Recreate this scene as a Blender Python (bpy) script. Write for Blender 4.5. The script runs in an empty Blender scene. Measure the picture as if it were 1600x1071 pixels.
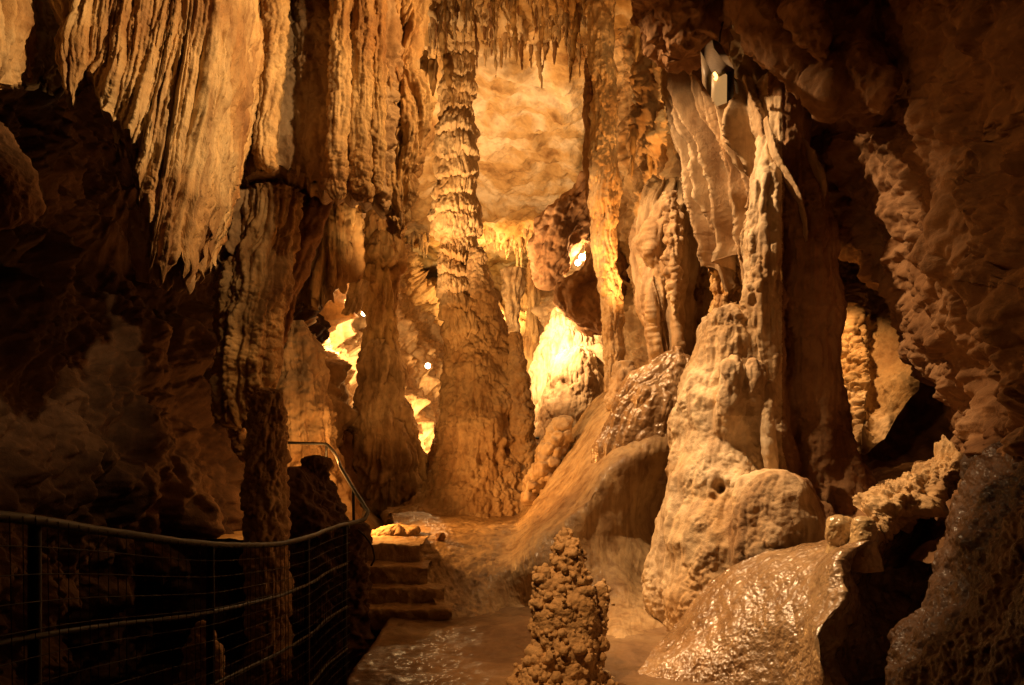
import bpy, math, random
import numpy as np
from mathutils import Vector, Matrix

# ---------------------------------------------------------------- scene basics
scene = bpy.context.scene
COL = scene.collection
F, CX, HY, CZ = 1244.0, 800.0, 690.0, 1.55      # lens in photo pixels, eye height
rng = np.random.default_rng(11)

def W(px, py, Y):
    return np.array([(px - CX) * Y / F, Y, CZ - (py - HY) * Y / F])

# ---------------------------------------------------------------- numpy noise
def _hash(ix, iy, iz, seed):
    h = (ix.astype(np.uint32) * np.uint32(374761393) + iy.astype(np.uint32) * np.uint32(668265263)
         + iz.astype(np.uint32) * np.uint32(2147483647 - 1013904223) + np.uint32(seed * 974711 + 17))
    h ^= h >> np.uint32(13); h *= np.uint32(1274126177); h ^= h >> np.uint32(16)
    h *= np.uint32(2246822519); h ^= h >> np.uint32(13)
    return h

_G = np.array([[1,1,0],[-1,1,0],[1,-1,0],[-1,-1,0],[1,0,1],[-1,0,1],[1,0,-1],[-1,0,-1],
               [0,1,1],[0,-1,1],[0,1,-1],[0,-1,-1],[1,1,0],[-1,1,0],[0,-1,1],[0,-1,-1]], np.float32)

def perlin(P, seed=0):
    P = np.asarray(P, np.float64); sh = P.shape[:-1]; P = P.reshape(-1, 3)
    i0 = np.floor(P).astype(np.int64); f = (P - i0).astype(np.float32)
    u = f * f * f * (f * (f * 6 - 15) + 10)
    out = np.zeros(len(P), np.float32)
    for dx in (0, 1):
        wx = u[:, 0] if dx else 1 - u[:, 0]
        for dy in (0, 1):
            wy = u[:, 1] if dy else 1 - u[:, 1]
            for dz in (0, 1):
                wz = u[:, 2] if dz else 1 - u[:, 2]
                g = _G[_hash(i0[:, 0] + dx, i0[:, 1] + dy, i0[:, 2] + dz, seed) & np.uint32(15)]
                out += wx * wy * wz * (g[:, 0] * (f[:, 0] - dx) + g[:, 1] * (f[:, 1] - dy) + g[:, 2] * (f[:, 2] - dz))
    return out.reshape(sh)

def fbm(P, scale=1.0, octv=4, seed=0, gain=.5):
    P = np.asarray(P) / scale
    a, s, out = 1.0, 1.0, 0
    for k in range(octv):
        out = out + a * perlin(P * s, seed + k * 7); a *= gain; s *= 2.03
    return out

def ridged(P, scale=1.0, octv=3, seed=0):
    P = np.asarray(P) / scale
    a, s, out = 1.0, 1.0, 0
    for k in range(octv):
        out = out + a * (1 - 2.2 * np.abs(perlin(P * s, seed + k * 5))); a *= .5; s *= 2.1
    return out / 1.6

def worley(P, scale=1.0, seed=0, two=False):
    P = np.asarray(P, np.float64) / scale; sh = P.shape[:-1]; P = P.reshape(-1, 3)
    i0 = np.floor(P).astype(np.int64); f = (P - i0).astype(np.float32)
    best = np.full(len(P), 9.0, np.float32); rad = np.zeros(len(P), np.float32); sec = best.copy()
    for dx in (-1, 0, 1):
        for dy in (-1, 0, 1):
            for dz in (-1, 0, 1):
                h = _hash(i0[:, 0] + dx, i0[:, 1] + dy, i0[:, 2] + dz, seed)
                jx = (h & np.uint32(1023)).astype(np.float32) / 1023 - f[:, 0] + dx
                jy = ((h >> np.uint32(10)) & np.uint32(1023)).astype(np.float32) / 1023 - f[:, 1] + dy
                jz = ((h >> np.uint32(20)) & np.uint32(1023)).astype(np.float32) / 1023 - f[:, 2] + dz
                d = np.sqrt(jx * jx + jy * jy + jz * jz)
                m = d < best
                sec = np.where(m, best, np.minimum(sec, d))
                best = np.where(m, d, best)
                rad = np.where(m, (h >> np.uint32(7) & np.uint32(255)).astype(np.float32) / 255, rad)
    if two: return best.reshape(sh), sec.reshape(sh)
    return best.reshape(sh), rad.reshape(sh)

def sstep(a, b, x):
    t = np.clip((x - a) / (b - a), 0, 1); return t * t * (3 - 2 * t)

# ---------------------------------------------------------------- displacements
# each takes a context (P points, S sideways metres, V metres down the flow, TH direction coords) and returns metres
def lumps(amp, scale, octv=4, seed=0):
    return lambda c: amp * fbm(c.P, scale, octv, seed + c.seed)
def crags(amp, scale, octv=3, seed=3):
    return lambda c: amp * ridged(c.P, scale, octv, seed + c.seed)
def flutes(amp, spacing, stretch=9, warp=.5, seed=5, power=.75):
    def f(c):
        q = np.stack([c.Q[..., 0] / spacing, c.Q[..., 1] / spacing, c.V / (spacing * stretch)], -1)
        w = fbm(np.stack([c.Q[..., 0], c.Q[..., 1], c.V], -1), spacing * 5, 2, seed + 50 + c.seed) * warp
        q[..., 0] += w; q[..., 1] += w
        n = np.abs(perlin(q, seed + c.seed)) * 2
        n2 = np.abs(perlin(q * np.array([2.3, 2.3, 1.5]), seed + 9 + c.seed)) * 2
        return amp * (n ** power + .35 * n2 ** power - .5)
    return f
def pleats(n, amp, power=.75, wob=.035, seed=91):
    def f(c):
        w = wob * fbm(np.stack([c.u * 4, c.V * .9, 0 * c.u + seed], -1), 1.0, 3, seed)
        k = n * (c.u + w); i = np.floor(k).astype(np.int64)
        a = .5 + (_hash(i, i * 3, i * 7, seed) & np.uint32(255)).astype(np.float32) / 255
        k2 = k - i; prof = 1 - np.abs(np.sin(np.pi * k2 + np.pi / 2)) ** power
        return amp * a * prof * (.75 + .5 * perlin(np.stack([c.u * n, c.V * 2.2, 0 * c.u], -1), seed))
    return f
def blades(amp, spacing, stretch=10, warp=.5, seed=61, power=.6):
    def f(c):
        q = np.stack([c.Q[..., 0] / spacing, c.Q[..., 1] / spacing, c.V / (spacing * stretch)], -1)
        w = fbm(np.stack([c.Q[..., 0], c.Q[..., 1], c.V], -1), spacing * 5, 2, seed + 50 + c.seed) * warp
        q[..., 0] += w; q[..., 1] += w
        n = np.clip(np.abs(perlin(q, seed + c.seed)) * 2, 0, 1)
        return amp * (1 - n ** power) * (.6 + .8 * perlin(q * .35, seed + 4))
    return f
def facets(amp, size, seed=71, warp=.25, squash=1.15):
    def f(c):
        q = (c.P + warp * size * fbm(c.P, size * 1.5, 3, 5 + c.seed)[..., None]) * np.array([1, 1, squash])
        d1, d2 = worley(q, size, seed + c.seed, True)
        return amp * (np.minimum(1, (d2 - d1) * 2.2) - .5 - .6 * d1)
    return f
def ledges(amp, h, seed=81):
    def f(c):
        t = c.P[..., 2] / h + .12 * c.P[..., 1] / h + .45 * fbm(c.P, h * 3, 3, seed + c.seed); t = t - np.floor(t)
        return amp * np.minimum(t ** 1.5, (1 - t) / .12) * sstep(-.1, .3, fbm(c.P, h * 4, 2, seed + 9 + c.seed))
    return f
def popcorn(amp, size, seed=8, mask=None, mscale=.5, thr=-.1):
    def f(c):
        q = c.P + .35 * size * fbm(c.P, size * 2, 2, 77 + c.seed)[..., None]
        d, r = worley(q, size, seed + c.seed)
        h = np.sqrt(np.clip(1 - (d / (.55 + .3 * r)) ** 2, 0, 1)) * (.55 + .45 * r)
        m = 1.0
        if mask: m = sstep(thr, thr + .25, fbm(c.P, mscale, 3, 31 + c.seed + seed))
        return amp * h * m
    return f
def pits(amp, size, seed=14, mscale=.6, thr=.0, stretch=1.0):
    def f(c):
        q = c.P * np.array([1, 1, 1 / stretch])
        d, r = worley(q, size, seed + c.seed)
        m = sstep(thr, thr + .2, fbm(c.P, mscale, 3, 41 + c.seed))
        return -amp * np.clip(1 - d / .5, 0, 1) * m
    return f
def tiers(amp, h, seed=21, wob=.5, sharp=.22, drip=.5):
    def f(c):
        ph = c.V / h + wob * perlin(np.stack([c.TH[..., 0] * 1.1, c.TH[..., 1] * 1.1, c.V / (h * 2.5)], -1), seed + c.seed) \
             + .25 * perlin(np.stack([c.TH[..., 0] * 3, c.TH[..., 1] * 3, c.V / h], -1), seed + 3 + c.seed)
        t = ph - np.floor(ph)
        k = np.floor(ph)
        hh = (_hash(k.astype(np.int64), k.astype(np.int64) * 3, k.astype(np.int64), 5 + c.seed) & np.uint32(255)).astype(np.float32) / 255
        prof = np.minimum(np.sqrt(t), np.clip((1 - t) / sharp, 0, 1))
        q = np.stack([c.Q[..., 0] / (h * .17), c.Q[..., 1] / (h * .17), c.V / (h * 1.6) + k * 7], -1)
        d = np.abs(perlin(q, seed + 6 + c.seed)) * 2
        return amp * (.5 + .9 * hh) * (prof - .5 + drip * t * (d - .5))
    return f
def dent(px, py, Y, r, amp, sx=1.0):
    p0 = W(px, py, Y)
    return lambda c: -amp * np.exp(-((((c.P - p0) / np.array([r * sx, r * 3, r])) ** 2).sum(-1)) ** 1.5)
def scaled(mult, fn):
    return lambda c: mult(c) * fn(c)

class Ctx: pass

# ---------------------------------------------------------------- curve helpers
def hermite(A, n, t=None):
    """monotone cubic through the rows of A (k, ...), n samples at equal chord steps"""
    A = np.asarray(A, float); k = len(A)
    if t is None:
        d = np.sqrt(((A[1:] - A[:-1]) ** 2).sum(-1)).reshape(k - 1, -1).mean(1)
        t = np.concatenate([[0], np.cumsum(np.maximum(d, 1e-6))])
    h = np.diff(t); sl = np.diff(A, axis=0) / h.reshape((-1,) + (1,) * (A.ndim - 1))
    m = np.zeros_like(A); m[0] = sl[0]; m[-1] = sl[-1]
    for i in range(1, k - 1):
        a, b = sl[i - 1], sl[i]
        w1, w2 = 2 * h[i] + h[i - 1], h[i] + 2 * h[i - 1]
        with np.errstate(divide='ignore', invalid='ignore'):
            hm = (w1 + w2) / (w1 / a + w2 / b)
        m[i] = np.where(a * b > 0, hm, 0.0)
    x = np.linspace(0, t[-1], n); j = np.clip(np.searchsorted(t, x, 'right') - 1, 0, k - 2)
    ex = (slice(None),) + (None,) * (A.ndim - 1)
    s = ((x - t[j]) / h[j])[ex]; hh = h[j][ex]
    return ((1 + 2 * s) * (1 - s) ** 2 * A[j] + s * (1 - s) ** 2 * hh * m[j] + s * s * (3 - 2 * s) * A[j + 1] + s * s * (s - 1) * hh * m[j + 1])

def normals(P, wrap):
    if wrap: du = np.roll(P, -1, 1) - np.roll(P, 1, 1)
    else: du = np.gradient(P, axis=1)
    dv = np.gradient(P, axis=0)
    N = np.cross(du, dv); L = np.linalg.norm(N, axis=-1, keepdims=True)
    return N / np.maximum(L, 1e-9)

def grid_faces(nv, nu, wrap, off=0, flip=False):
    i = np.arange(nv - 1)[:, None]; j = np.arange(nu if wrap else nu - 1)[None, :]
    j2 = (j + 1) % nu
    a, b, c, d = i * nu + j, i * nu + j2, (i + 1) * nu + j2, (i + 1) * nu + j
    f = np.stack([a + 0 * b, b + 0 * a, c, d], -1).reshape(-1, 4) + off
    return f[:, ::-1] if flip else f

# ---------------------------------------------------------------- object helpers
def tag(o, label=None, cat=None, group=None, kind=None):
    if label: o['label'] = label
    if cat: o['category'] = cat
    if group: o['group'] = group
    if kind: o['kind'] = kind
    return o

def link(name, V, Fc, mat, parent=None, smooth=True, base=None):
    V = np.asarray(V, np.float32); Fc = np.asarray(Fc, np.int32)
    if base is None:
        base = np.array([(V[:, 0].min() + V[:, 0].max()) / 2, (V[:, 1].min() + V[:, 1].max()) / 2, V[:, 2].min()])
    V = V - np.asarray(base, np.float32)
    me = bpy.data.meshes.new(name)
    k = Fc.shape[1]
    me.vertices.add(len(V)); me.vertices.foreach_set('co', V.ravel())
    me.loops.add(Fc.size); me.loops.foreach_set('vertex_index', Fc.ravel())
    me.polygons.add(len(Fc)); me.polygons.foreach_set('loop_start', np.arange(len(Fc), dtype=np.int32) * k)
    me.polygons.foreach_set('loop_total', np.full(len(Fc), k, np.int32))
    me.update(calc_edges=True)
    if k == 4: me.validate()
    me.polygons.foreach_set('use_smooth', np.full(len(me.polygons), smooth))
    me.materials.append(mat)
    o = bpy.data.objects.new(name, me); COL.objects.link(o)
    o.location = Vector([float(b) for b in base])
    if parent is not None:
        o.parent = parent; o.location = o.location - parent.location
    return o

def thing(name, label, cat, loc, group=None):
    o = bpy.data.objects.new(name, None); COL.objects.link(o); o.empty_display_size = .2
    o.location = Vector([float(x) for x in loc]); return tag(o, label, cat, group)

# ---------------------------------------------------------------- generators
_seed = [0]
def _ctx(P, S, V, Q, TH, seed):
    c = Ctx(); c.P, c.S, c.V, c.Q, c.TH, c.seed = P, S, V, Q, TH, seed; return c

def displace(P, c, disp, wrap, orient):
    N = normals(P, wrap)
    if orient == 'out': pass
    else:
        v = (np.array([0, 0, CZ]) if isinstance(orient, str) else np.asarray(orient)) - P
        if np.mean((N * v).sum(-1)) < 0: N = -N
    h = 0
    for d in disp: h = h + d(c)
    return P + N * np.asarray(h)[..., None], N, h

def tube(rows, Y, disp=(), res=1.8, ratio=1.0, close=True, rag=0, lean=None):
    """upright rock body from its left/right outline: rows of (py, pxL, pxR[, Y[, ratio]]) top to bottom"""
    _seed[0] += 13
    R = []
    for r in rows:
        y = r[3] if len(r) > 3 and r[3] else Y
        q = r[4] if len(r) > 4 else ratio
        a, b = W(r[1], r[0], y), W(r[2], r[0], y)
        R.append([(a[0] + b[0]) / 2, y, a[2], max((b[0] - a[0]) / 2, .004), q])
    R = np.array(R)
    hpx = rows[-1][0] - rows[0][0]; wpx = max(r[2] - r[1] for r in rows)
    zt = -R[:, 2] + R[0, 2]; zt = np.maximum.accumulate(zt + np.arange(len(zt)) * 1e-4)
    nv = max(12, int(hpx / res)); nu = max(16, int(math.pi * wpx / res))
    D = hermite(R, nv, zt)
    th = np.linspace(0, 2 * np.pi, nu, endpoint=False)[None, :]
    ct, st = np.cos(th), np.sin(th)
    P = np.stack([D[:, :1] + D[:, 3:4] * ct, D[:, 1:2] + D[:, 3:4] * D[:, 4:5] * st, D[:, 2:3] + 0 * ct], -1)
    V = D[0, 2] - P[..., 2]
    rm = np.maximum(D[:, 3:4], .03)
    Q = np.stack([rm * ct, rm * st], -1) + 3.7 * _seed[0]
    TH = np.stack([ct + 0 * V, st + 0 * V], -1) + _seed[0] * 1.7
    c = _ctx(P, rm * th, V, Q, TH, _seed[0])
    N = np.stack([ct * np.ones_like(V), st / np.maximum(D[:, 4:5], .3), 0 * V], -1)
    nn = normals(P, True)
    if np.mean((nn * N).sum(-1)) < 0: nn = -nn
    h = 0
    for d in disp: h = h + d(c)
    h = np.asarray(h) * np.ones_like(V)
    # fade displacement where the body is thinner than the displacement
    lim = np.clip(D[:, 3:4] * .75, 0.002, None)
    h = np.clip(h, -lim, lim * 1.6)
    P = P + nn * h[..., None]
    if rag:
        q = perlin(np.stack([Q[..., 0] / .05, Q[..., 1] / .05, 0 * V], -1)[-1:], 3)
        k = sstep(.8, 1, np.linspace(0, 1, nv))[:, None]
        P[..., 2] += k * q * rag
    fc = grid_faces(nv, nu, True)
    Vt = P.reshape(-1, 3)
    caps = []
    if close:
        for row, sgn in ((0, 1), (nv - 1, -1)):
            ring = P[row]; ctr = ring.mean(0); off = len(Vt)
            extra = [ctr + (ring - ctr) * s + np.array([0, 0, sgn * (1 - s) * .25 * np.linalg.norm((ring - ctr)[:, :2], axis=1).mean()]) for s in (.75, .45, .18, .01)]
            Vt = np.concatenate([Vt] + extra)
            prev = np.arange(nu) + row * nu
            for e in range(4):
                cur = np.arange(nu) + off + e * nu
                q4 = np.stack([prev, np.roll(prev, -1), np.roll(cur, -1), cur], -1)
                caps.append(q4 if sgn < 0 else q4[:, ::-1]); prev = cur
    return outward((Vt, np.concatenate([fc] + caps)))

def sheet(ctrl, disp=(), res=1.8, orient='cam', thick=0, rag=None, world=False, nuv=None, flow='v', taper=True):
    """surface through a grid of control points (px, py, Y) (or world xyz); rows run down the flow"""
    _seed[0] += 13
    C = np.array([[p if world else W(*p) for p in row] for row in ctrl], float)
    if nuv: nu, nv = nuv
    else:
        A = np.array(ctrl, float)[..., :2]
        lv = np.linalg.norm(np.diff(A, axis=0), axis=-1).sum(0).max(); lu = np.linalg.norm(np.diff(A, axis=1), axis=-1).sum(1).max()
        nv, nu = max(8, int(lv / res)), max(8, int(lu / res))
    D = hermite(C, nv); P = np.swapaxes(hermite(np.swapaxes(D, 0, 1), nu), 0, 1)
    if rag is not None:
        u = np.linspace(0, 1, nu); r = np.clip(rag(u, P), 0, .95)
        vv = np.linspace(0, 1, nv)[:, None] * (1 - r)[None, :] * (nv - 1)
        j = np.clip(vv.astype(int), 0, nv - 2); f = (vv - j)[..., None]; ii = np.arange(nu)[None, :]
        P = P[j, ii] * (1 - f) + P[j + 1, ii] * f
    S = np.concatenate([np.zeros((nv, 1)), np.cumsum(np.linalg.norm(np.diff(P, axis=1), axis=-1), 1)], 1)
    S = S.mean(0)[None, :] * np.ones((nv, 1))
    V = np.concatenate([np.zeros((1, nu)), np.cumsum(np.linalg.norm(np.diff(P, axis=0), axis=-1), 0)], 0)
    Q = np.stack([S, 0 * S], -1) + 5.3 * _seed[0]
    c = _ctx(P, S, V, Q, Q, _seed[0]); c.u = np.linspace(0, 1, nu)[None, :] + 0 * V; c.v = np.linspace(0, 1, nv)[:, None] + 0 * V
    P2, N, h = displace(P, c, disp, False, orient)
    # face winding to follow N
    fl = np.mean((normals(P, False) * N).sum(-1)) < 0
    fc = grid_faces(nv, nu, False, 0, fl)
    if not thick: return P2.reshape(-1, 3), fc
    u = np.linspace(-1, 1, nu)[None, :]; v = np.linspace(0, 1, nv)[:, None]
    k = np.sqrt(np.clip(1 - np.abs(u) ** 3, 0, 1)) * np.sqrt(np.clip(1 - v ** 6, 0, 1))
    away = P - np.array([0, 0, CZ]); away[..., 2] = 0; away /= np.linalg.norm(away, axis=-1, keepdims=True)
    B = P2 + away * (thick * k)[..., None]
    n0 = nu * nv
    fb = grid_faces(nv, nu, False, n0, not fl)
    edges = []
    for idx, r in ((np.arange(nu), 0), (np.arange(nu) + (nv - 1) * nu, 1)):
        e = np.stack([idx[:-1], idx[1:], idx[1:] + n0, idx[:-1] + n0], -1); edges.append(e if r else e[:, ::-1])
    for idx, r in ((np.arange(nv) * nu, 1), (np.arange(nv) * nu + nu - 1, 0)):
        e = np.stack([idx[:-1], idx[1:], idx[1:] + n0, idx[:-1] + n0], -1); edges.append(e if r else e[:, ::-1])
    return outward((np.concatenate([P2.reshape(-1, 3), B.reshape(-1, 3)]), np.concatenate([fc, fb] + edges)))

def sweep(pts, rad, n=10, sub=8, aspect=1.0, disp=(), world=False, cap=True, side=None, fine=None):
    """tapered tube along a polyline of (px,py,Y) or world points; aspect stretches it away from the viewer"""
    _seed[0] += 13
    A = np.array([p if world else W(*p) for p in pts], float)
    rad = np.asarray(rad, float) * np.ones(len(A))
    nn = fine or max(6, (len(A) - 1) * sub)
    D = hermite(np.concatenate([A, rad[:, None]], 1), nn)
    C, R = D[:, :3], D[:, 3]
    T = np.gradient(C, axis=0); T /= np.linalg.norm(T, axis=1, keepdims=True)
    ref = np.array([0, 1.0, 0]) if side is None else np.asarray(side, float)
    if abs(T[:, 1]).mean() > .8 and side is None: ref = np.array([0, 0, 1.0])
    X = np.cross(T, ref); X /= np.linalg.norm(X, axis=1, keepdims=True)
    Yv = np.cross(X, T)
    th = np.linspace(0, 2 * np.pi, n, endpoint=False)
    P = C[:, None] + R[:, None, None] * (np.cos(th)[None, :, None] * X[:, None] + aspect * np.sin(th)[None, :, None] * Yv[:, None])
    if disp:
        Vd = np.concatenate([[0], np.cumsum(np.linalg.norm(np.diff(C, axis=0), axis=1))])[:, None] + 0 * P[..., 0]
        ct = np.cos(th)[None, :]; st = np.sin(th)[None, :]
        Q = np.stack([R[:, None] * ct, R[:, None] * st * aspect], -1) + _seed[0] * 3.1
        c = _ctx(P, R[:, None] * th[None, :], Vd, Q, Q, _seed[0])
        N = P - C[:, None]; N /= np.maximum(np.linalg.norm(N, axis=-1, keepdims=True), 1e-9)
        h = 0
        for d in disp: h = h + d(c)
        P = P + N * np.clip(h, -.6 * R[:, None], 1.5 * R[:, None])[..., None]
    Vt = P.reshape(-1, 3); fc = grid_faces(nn, n, True)
    if cap:
        Vt = np.concatenate([Vt, C[:1] + (P[0] - C[0]) * .02, C[-1:] + (P[-1] - C[-1]) * .02])
        a = np.arange(n); o = nn * n
        fc = np.concatenate([fc, np.stack([np.roll(a, -1), a, a + o, np.roll(a, -1) + o], -1),
                             np.stack([a + (nn - 1) * n, np.roll(a, -1) + (nn - 1) * n, np.roll(a, -1) + o + n, a + o + n], -1)])
    return outward((Vt, fc))

def outward(g):
    V, f = g; C0 = V - V.mean(0); a, b, c, d = (C0[f[:, k]] for k in range(4))
    vol = (np.cross(a, b) * c).sum() + (np.cross(a, c) * d).sum()
    return (V, f[:, ::-1]) if vol < 0 else g

def join(parts):
    Vs, Fs, o = [], [], 0
    for v, f in parts:
        Vs.append(v); Fs.append(f + o); o += len(v)
    return np.concatenate(Vs), np.concatenate(Fs)

def box(lo, hi):
    (x0, y0, z0), (x1, y1, z1) = lo, hi
    V = np.array([[x0,y0,z0],[x1,y0,z0],[x1,y1,z0],[x0,y1,z0],[x0,y0,z1],[x1,y0,z1],[x1,y1,z1],[x0,y1,z1]], float)
    return V, np.array([[0,3,2,1],[4,5,6,7],[0,1,5,4],[1,2,6,5],[2,3,7,6],[3,0,4,7]])

def fused(parts, voxel, mat, name, disp_after=None, parent=None, smooth=0):
    """several overlapping closed pieces fused into ONE continuous surface"""
    cen = np.concatenate([p[0] for p in parts]).mean(0)
    V, Fc = join([(g[0], outward((g[0] - cen, g[1]))[1]) for g in parts])
    o = link(name, V, Fc, mat)
    md = o.modifiers.new('fuse', 'REMESH'); md.mode = 'VOXEL'; md.voxel_size = voxel; md.use_smooth_shade = True
    if smooth:
        sm = o.modifiers.new('melt', 'SMOOTH'); sm.iterations = smooth; sm.factor = .5
    dg = bpy.context.evaluated_depsgraph_get(); ev = o.evaluated_get(dg)
    me = bpy.data.meshes.new_from_object(ev)
    o.modifiers.clear(); old = o.data; o.data = me; bpy.data.meshes.remove(old)
    if not me.materials: me.materials.append(mat)
    me.polygons.foreach_set('use_smooth', np.full(len(me.polygons), True))
    if disp_after is not None:
        n = len(me.vertices); co = np.empty(n * 3, np.float32); me.vertices.foreach_get('co', co); co = co.reshape(-1, 3)
        no = np.empty(n * 3, np.float32); me.vertices.foreach_get('normal', no); no = no.reshape(-1, 3)
        P = co + np.array(o.location)
        _seed[0] += 13
        c = _ctx(P, P[:, 0], o.location.z - P[:, 2], P[:, :2], P[:, :2], _seed[0])
        h = 0
        for d in disp_after: h = h + d(c)
        co = co + no * np.asarray(h)[:, None]
        me.vertices.foreach_set('co', co.astype(np.float32).ravel()); me.update()
    if parent is not None:
        o.parent = parent; o.location = o.location - parent.location
    return o

def split_parts(o, parent, classes, mats):
    """cut one continuous surface into part meshes that keep its smooth normals; classes: [(name, test(px, py, Y))], first hit wins"""
    me = o.data; loc = np.array(o.location); n = len(me.vertices)
    co = np.empty(n * 3, np.float32); me.vertices.foreach_get('co', co); co = co.reshape(-1, 3) + loc
    no = np.empty(n * 3, np.float32); me.vertices.foreach_get('normal', no); no = no.reshape(-1, 3)
    nl = len(me.loops); lv = np.empty(nl, np.int32); me.loops.foreach_get('vertex_index', lv)
    lt = np.empty(len(me.polygons), np.int32); me.polygons.foreach_get('loop_total', lt)
    assert (lt == 4).all()
    fc = lv.reshape(-1, 4); c = co[fc].mean(1)
    px, py = CX + c[:, 0] * F / c[:, 1], HY - (c[:, 2] - CZ) * F / c[:, 1]
    idx = np.full(len(fc), -1)
    for k, (nm, test) in enumerate(classes):
        idx[(idx < 0) & test(px, py, c[:, 1])] = k
    out = []
    for k, (nm, test) in enumerate(classes):
        f = fc[idx == k]
        if not len(f): continue
        u, inv = np.unique(f, return_inverse=True)
        p = link(nm, co[u], inv.reshape(-1, 4), mats[k], parent)
        p.data.normals_split_custom_set_from_vertices(no[u].tolist()); out.append(p)
    bpy.data.objects.remove(o); return out

def ball(c, r, seg=14, squash=1.0):
    th = np.linspace(0, 2 * np.pi, seg, endpoint=False); ph = np.linspace(.08, np.pi - .08, seg // 2 + 1)
    P = np.stack([np.sin(ph)[:, None] * np.cos(th), np.sin(ph)[:, None] * np.sin(th), np.cos(ph)[:, None] * squash + 0 * th], -1) * r + np.asarray(c)
    nv = len(ph); V = P.reshape(-1, 3); fc = grid_faces(nv, seg, True, 0, True)
    a = np.arange(seg)
    V = np.concatenate([V, np.repeat([np.asarray(c) + [0, 0, r * squash]], 1, 0), [np.asarray(c) - [0, 0, r * squash]]])
    t = len(V) - 2
    # poles as thin quads
    fc = np.concatenate([fc, np.stack([a[::2], (a[::2] + 1) % seg, (a[::2] + 2) % seg, 0 * a[::2] + t], -1),
                         np.stack([a[::2] + (nv - 1) * seg, 0 * a[::2] + t + 1, (a[::2] + 2) % seg + (nv - 1) * seg, (a[::2] + 1) % seg + (nv - 1) * seg], -1)])
    return V, fc

# ---------------------------------------------------------------- materials
def rock(name, c1, c2, c3, rough=.85, scale=1.3, fine=.25, mid=.35, streak=0.0, wet=0.0, spec=.35, pit=.0, grain=110.):
    m = bpy.data.materials.new(name); m.use_nodes = True; nt = m.node_tree; N, L = nt.nodes, nt.links
    b = N['Principled BSDF']
    geo = N.new('ShaderNodeNewGeometry')
    def noise(sc, det=5, vec=None, dist=0.0, ro=.55):
        n = N.new('ShaderNodeTexNoise'); n.inputs['Scale'].default_value = sc; n.inputs['Detail'].default_value = det
        n.inputs['Roughness'].default_value = ro; n.inputs['Distortion'].default_value = dist
        L.new(vec or geo.outputs['Position'], n.inputs['Vector']); return n.outputs[0]
    def ramp(fac, stops):
        r = N.new('ShaderNodeValToRGB'); e = r.color_ramp.elements
        e[0].position, e[0].color = stops[0][0], (*stops[0][1], 1); e[1].position, e[1].color = stops[-1][0], (*stops[-1][1], 1)
        for p, c in stops[1:-1]:
            x = e.new(p); x.color = (*c, 1)
        L.new(fac, r.inputs[0]); return r.outputs[0]
    def mix(fac, a, bb, mode='MIX'):
        x = N.new('ShaderNodeMix'); x.data_type = 'RGBA'; x.blend_type = mode
        if isinstance(fac, float): x.inputs[0].default_value = fac
        else: L.new(fac, x.inputs[0])
        for s, v in ((6, a), (7, bb)):
            if isinstance(v, tuple): x.inputs[s].default_value = (*v, 1)
            else: L.new(v, x.inputs[s])
        return x.outputs[2]
    def math_(op, a, bb):
        x = N.new('ShaderNodeMath'); x.operation = op
        for s, v in ((0, a), (1, bb)):
            if isinstance(v, float): x.inputs[s].default_value = v
            else: L.new(v, x.inputs[s])
        return x.outputs[0]
    col = ramp(noise(scale, 6, None, .6), [(.33, c3), (.47, c2), (.62, c1)])
    n2 = noise(scale * 9, 4)
    col = mix(.55, col, ramp(n2, [(.3, (.55, .5, .45)), (.5, (.95, .95, .95)), (.7, (1.15, 1.12, 1.08))]), 'MULTIPLY')
    mp = N.new('ShaderNodeMapping'); mp.inputs['Scale'].default_value = (1, 1, .12); L.new(geo.outputs['Position'], mp.inputs['Vector'])
    if streak:
        col = mix(float(streak), col, ramp(noise(scale * 7, 4, mp.outputs[0], .4), [(.36, (.45, .34, .25)), (.52, (1, 1, 1)), (.7, (1.2, 1.16, 1.05))]), 'MULTIPLY')
    L.new(col, b.inputs['Base Color'])
    h = math_('ADD', math_('MULTIPLY', noise(grain * .22, 5), float(mid)), math_('MULTIPLY', noise(grain, 3), float(fine)))
    if pit:
        v = N.new('ShaderNodeTexVoronoi'); v.inputs['Scale'].default_value = grain * .3; L.new(geo.outputs['Position'], v.inputs['Vector'])
        h = math_('ADD', h, math_('MULTIPLY', v.outputs['Distance'], float(pit)))
    bp = N.new('ShaderNodeBump'); bp.inputs['Strength'].default_value = 1.0; bp.inputs['Distance'].default_value = .022 if rough < .32 else .016
    L.new(h, bp.inputs['Height']); L.new(bp.outputs[0], b.inputs['Normal'])
    if wet:
        rr = ramp(noise(scale * 3.3, 4), [(.42, (rough,) * 3), (.6, (wet,) * 3)]); L.new(rr, b.inputs['Roughness'])
        b.inputs['Specular IOR Level'].default_value = .7 if rough < .6 else .3; b.inputs['Coat Weight'].default_value = (.55 if rough < .32 else .12); b.inputs['Coat Roughness'].default_value = .2
    else:
        b.inputs['Roughness'].default_value = rough; b.inputs['Specular IOR Level'].default_value = spec
    return m

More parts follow.
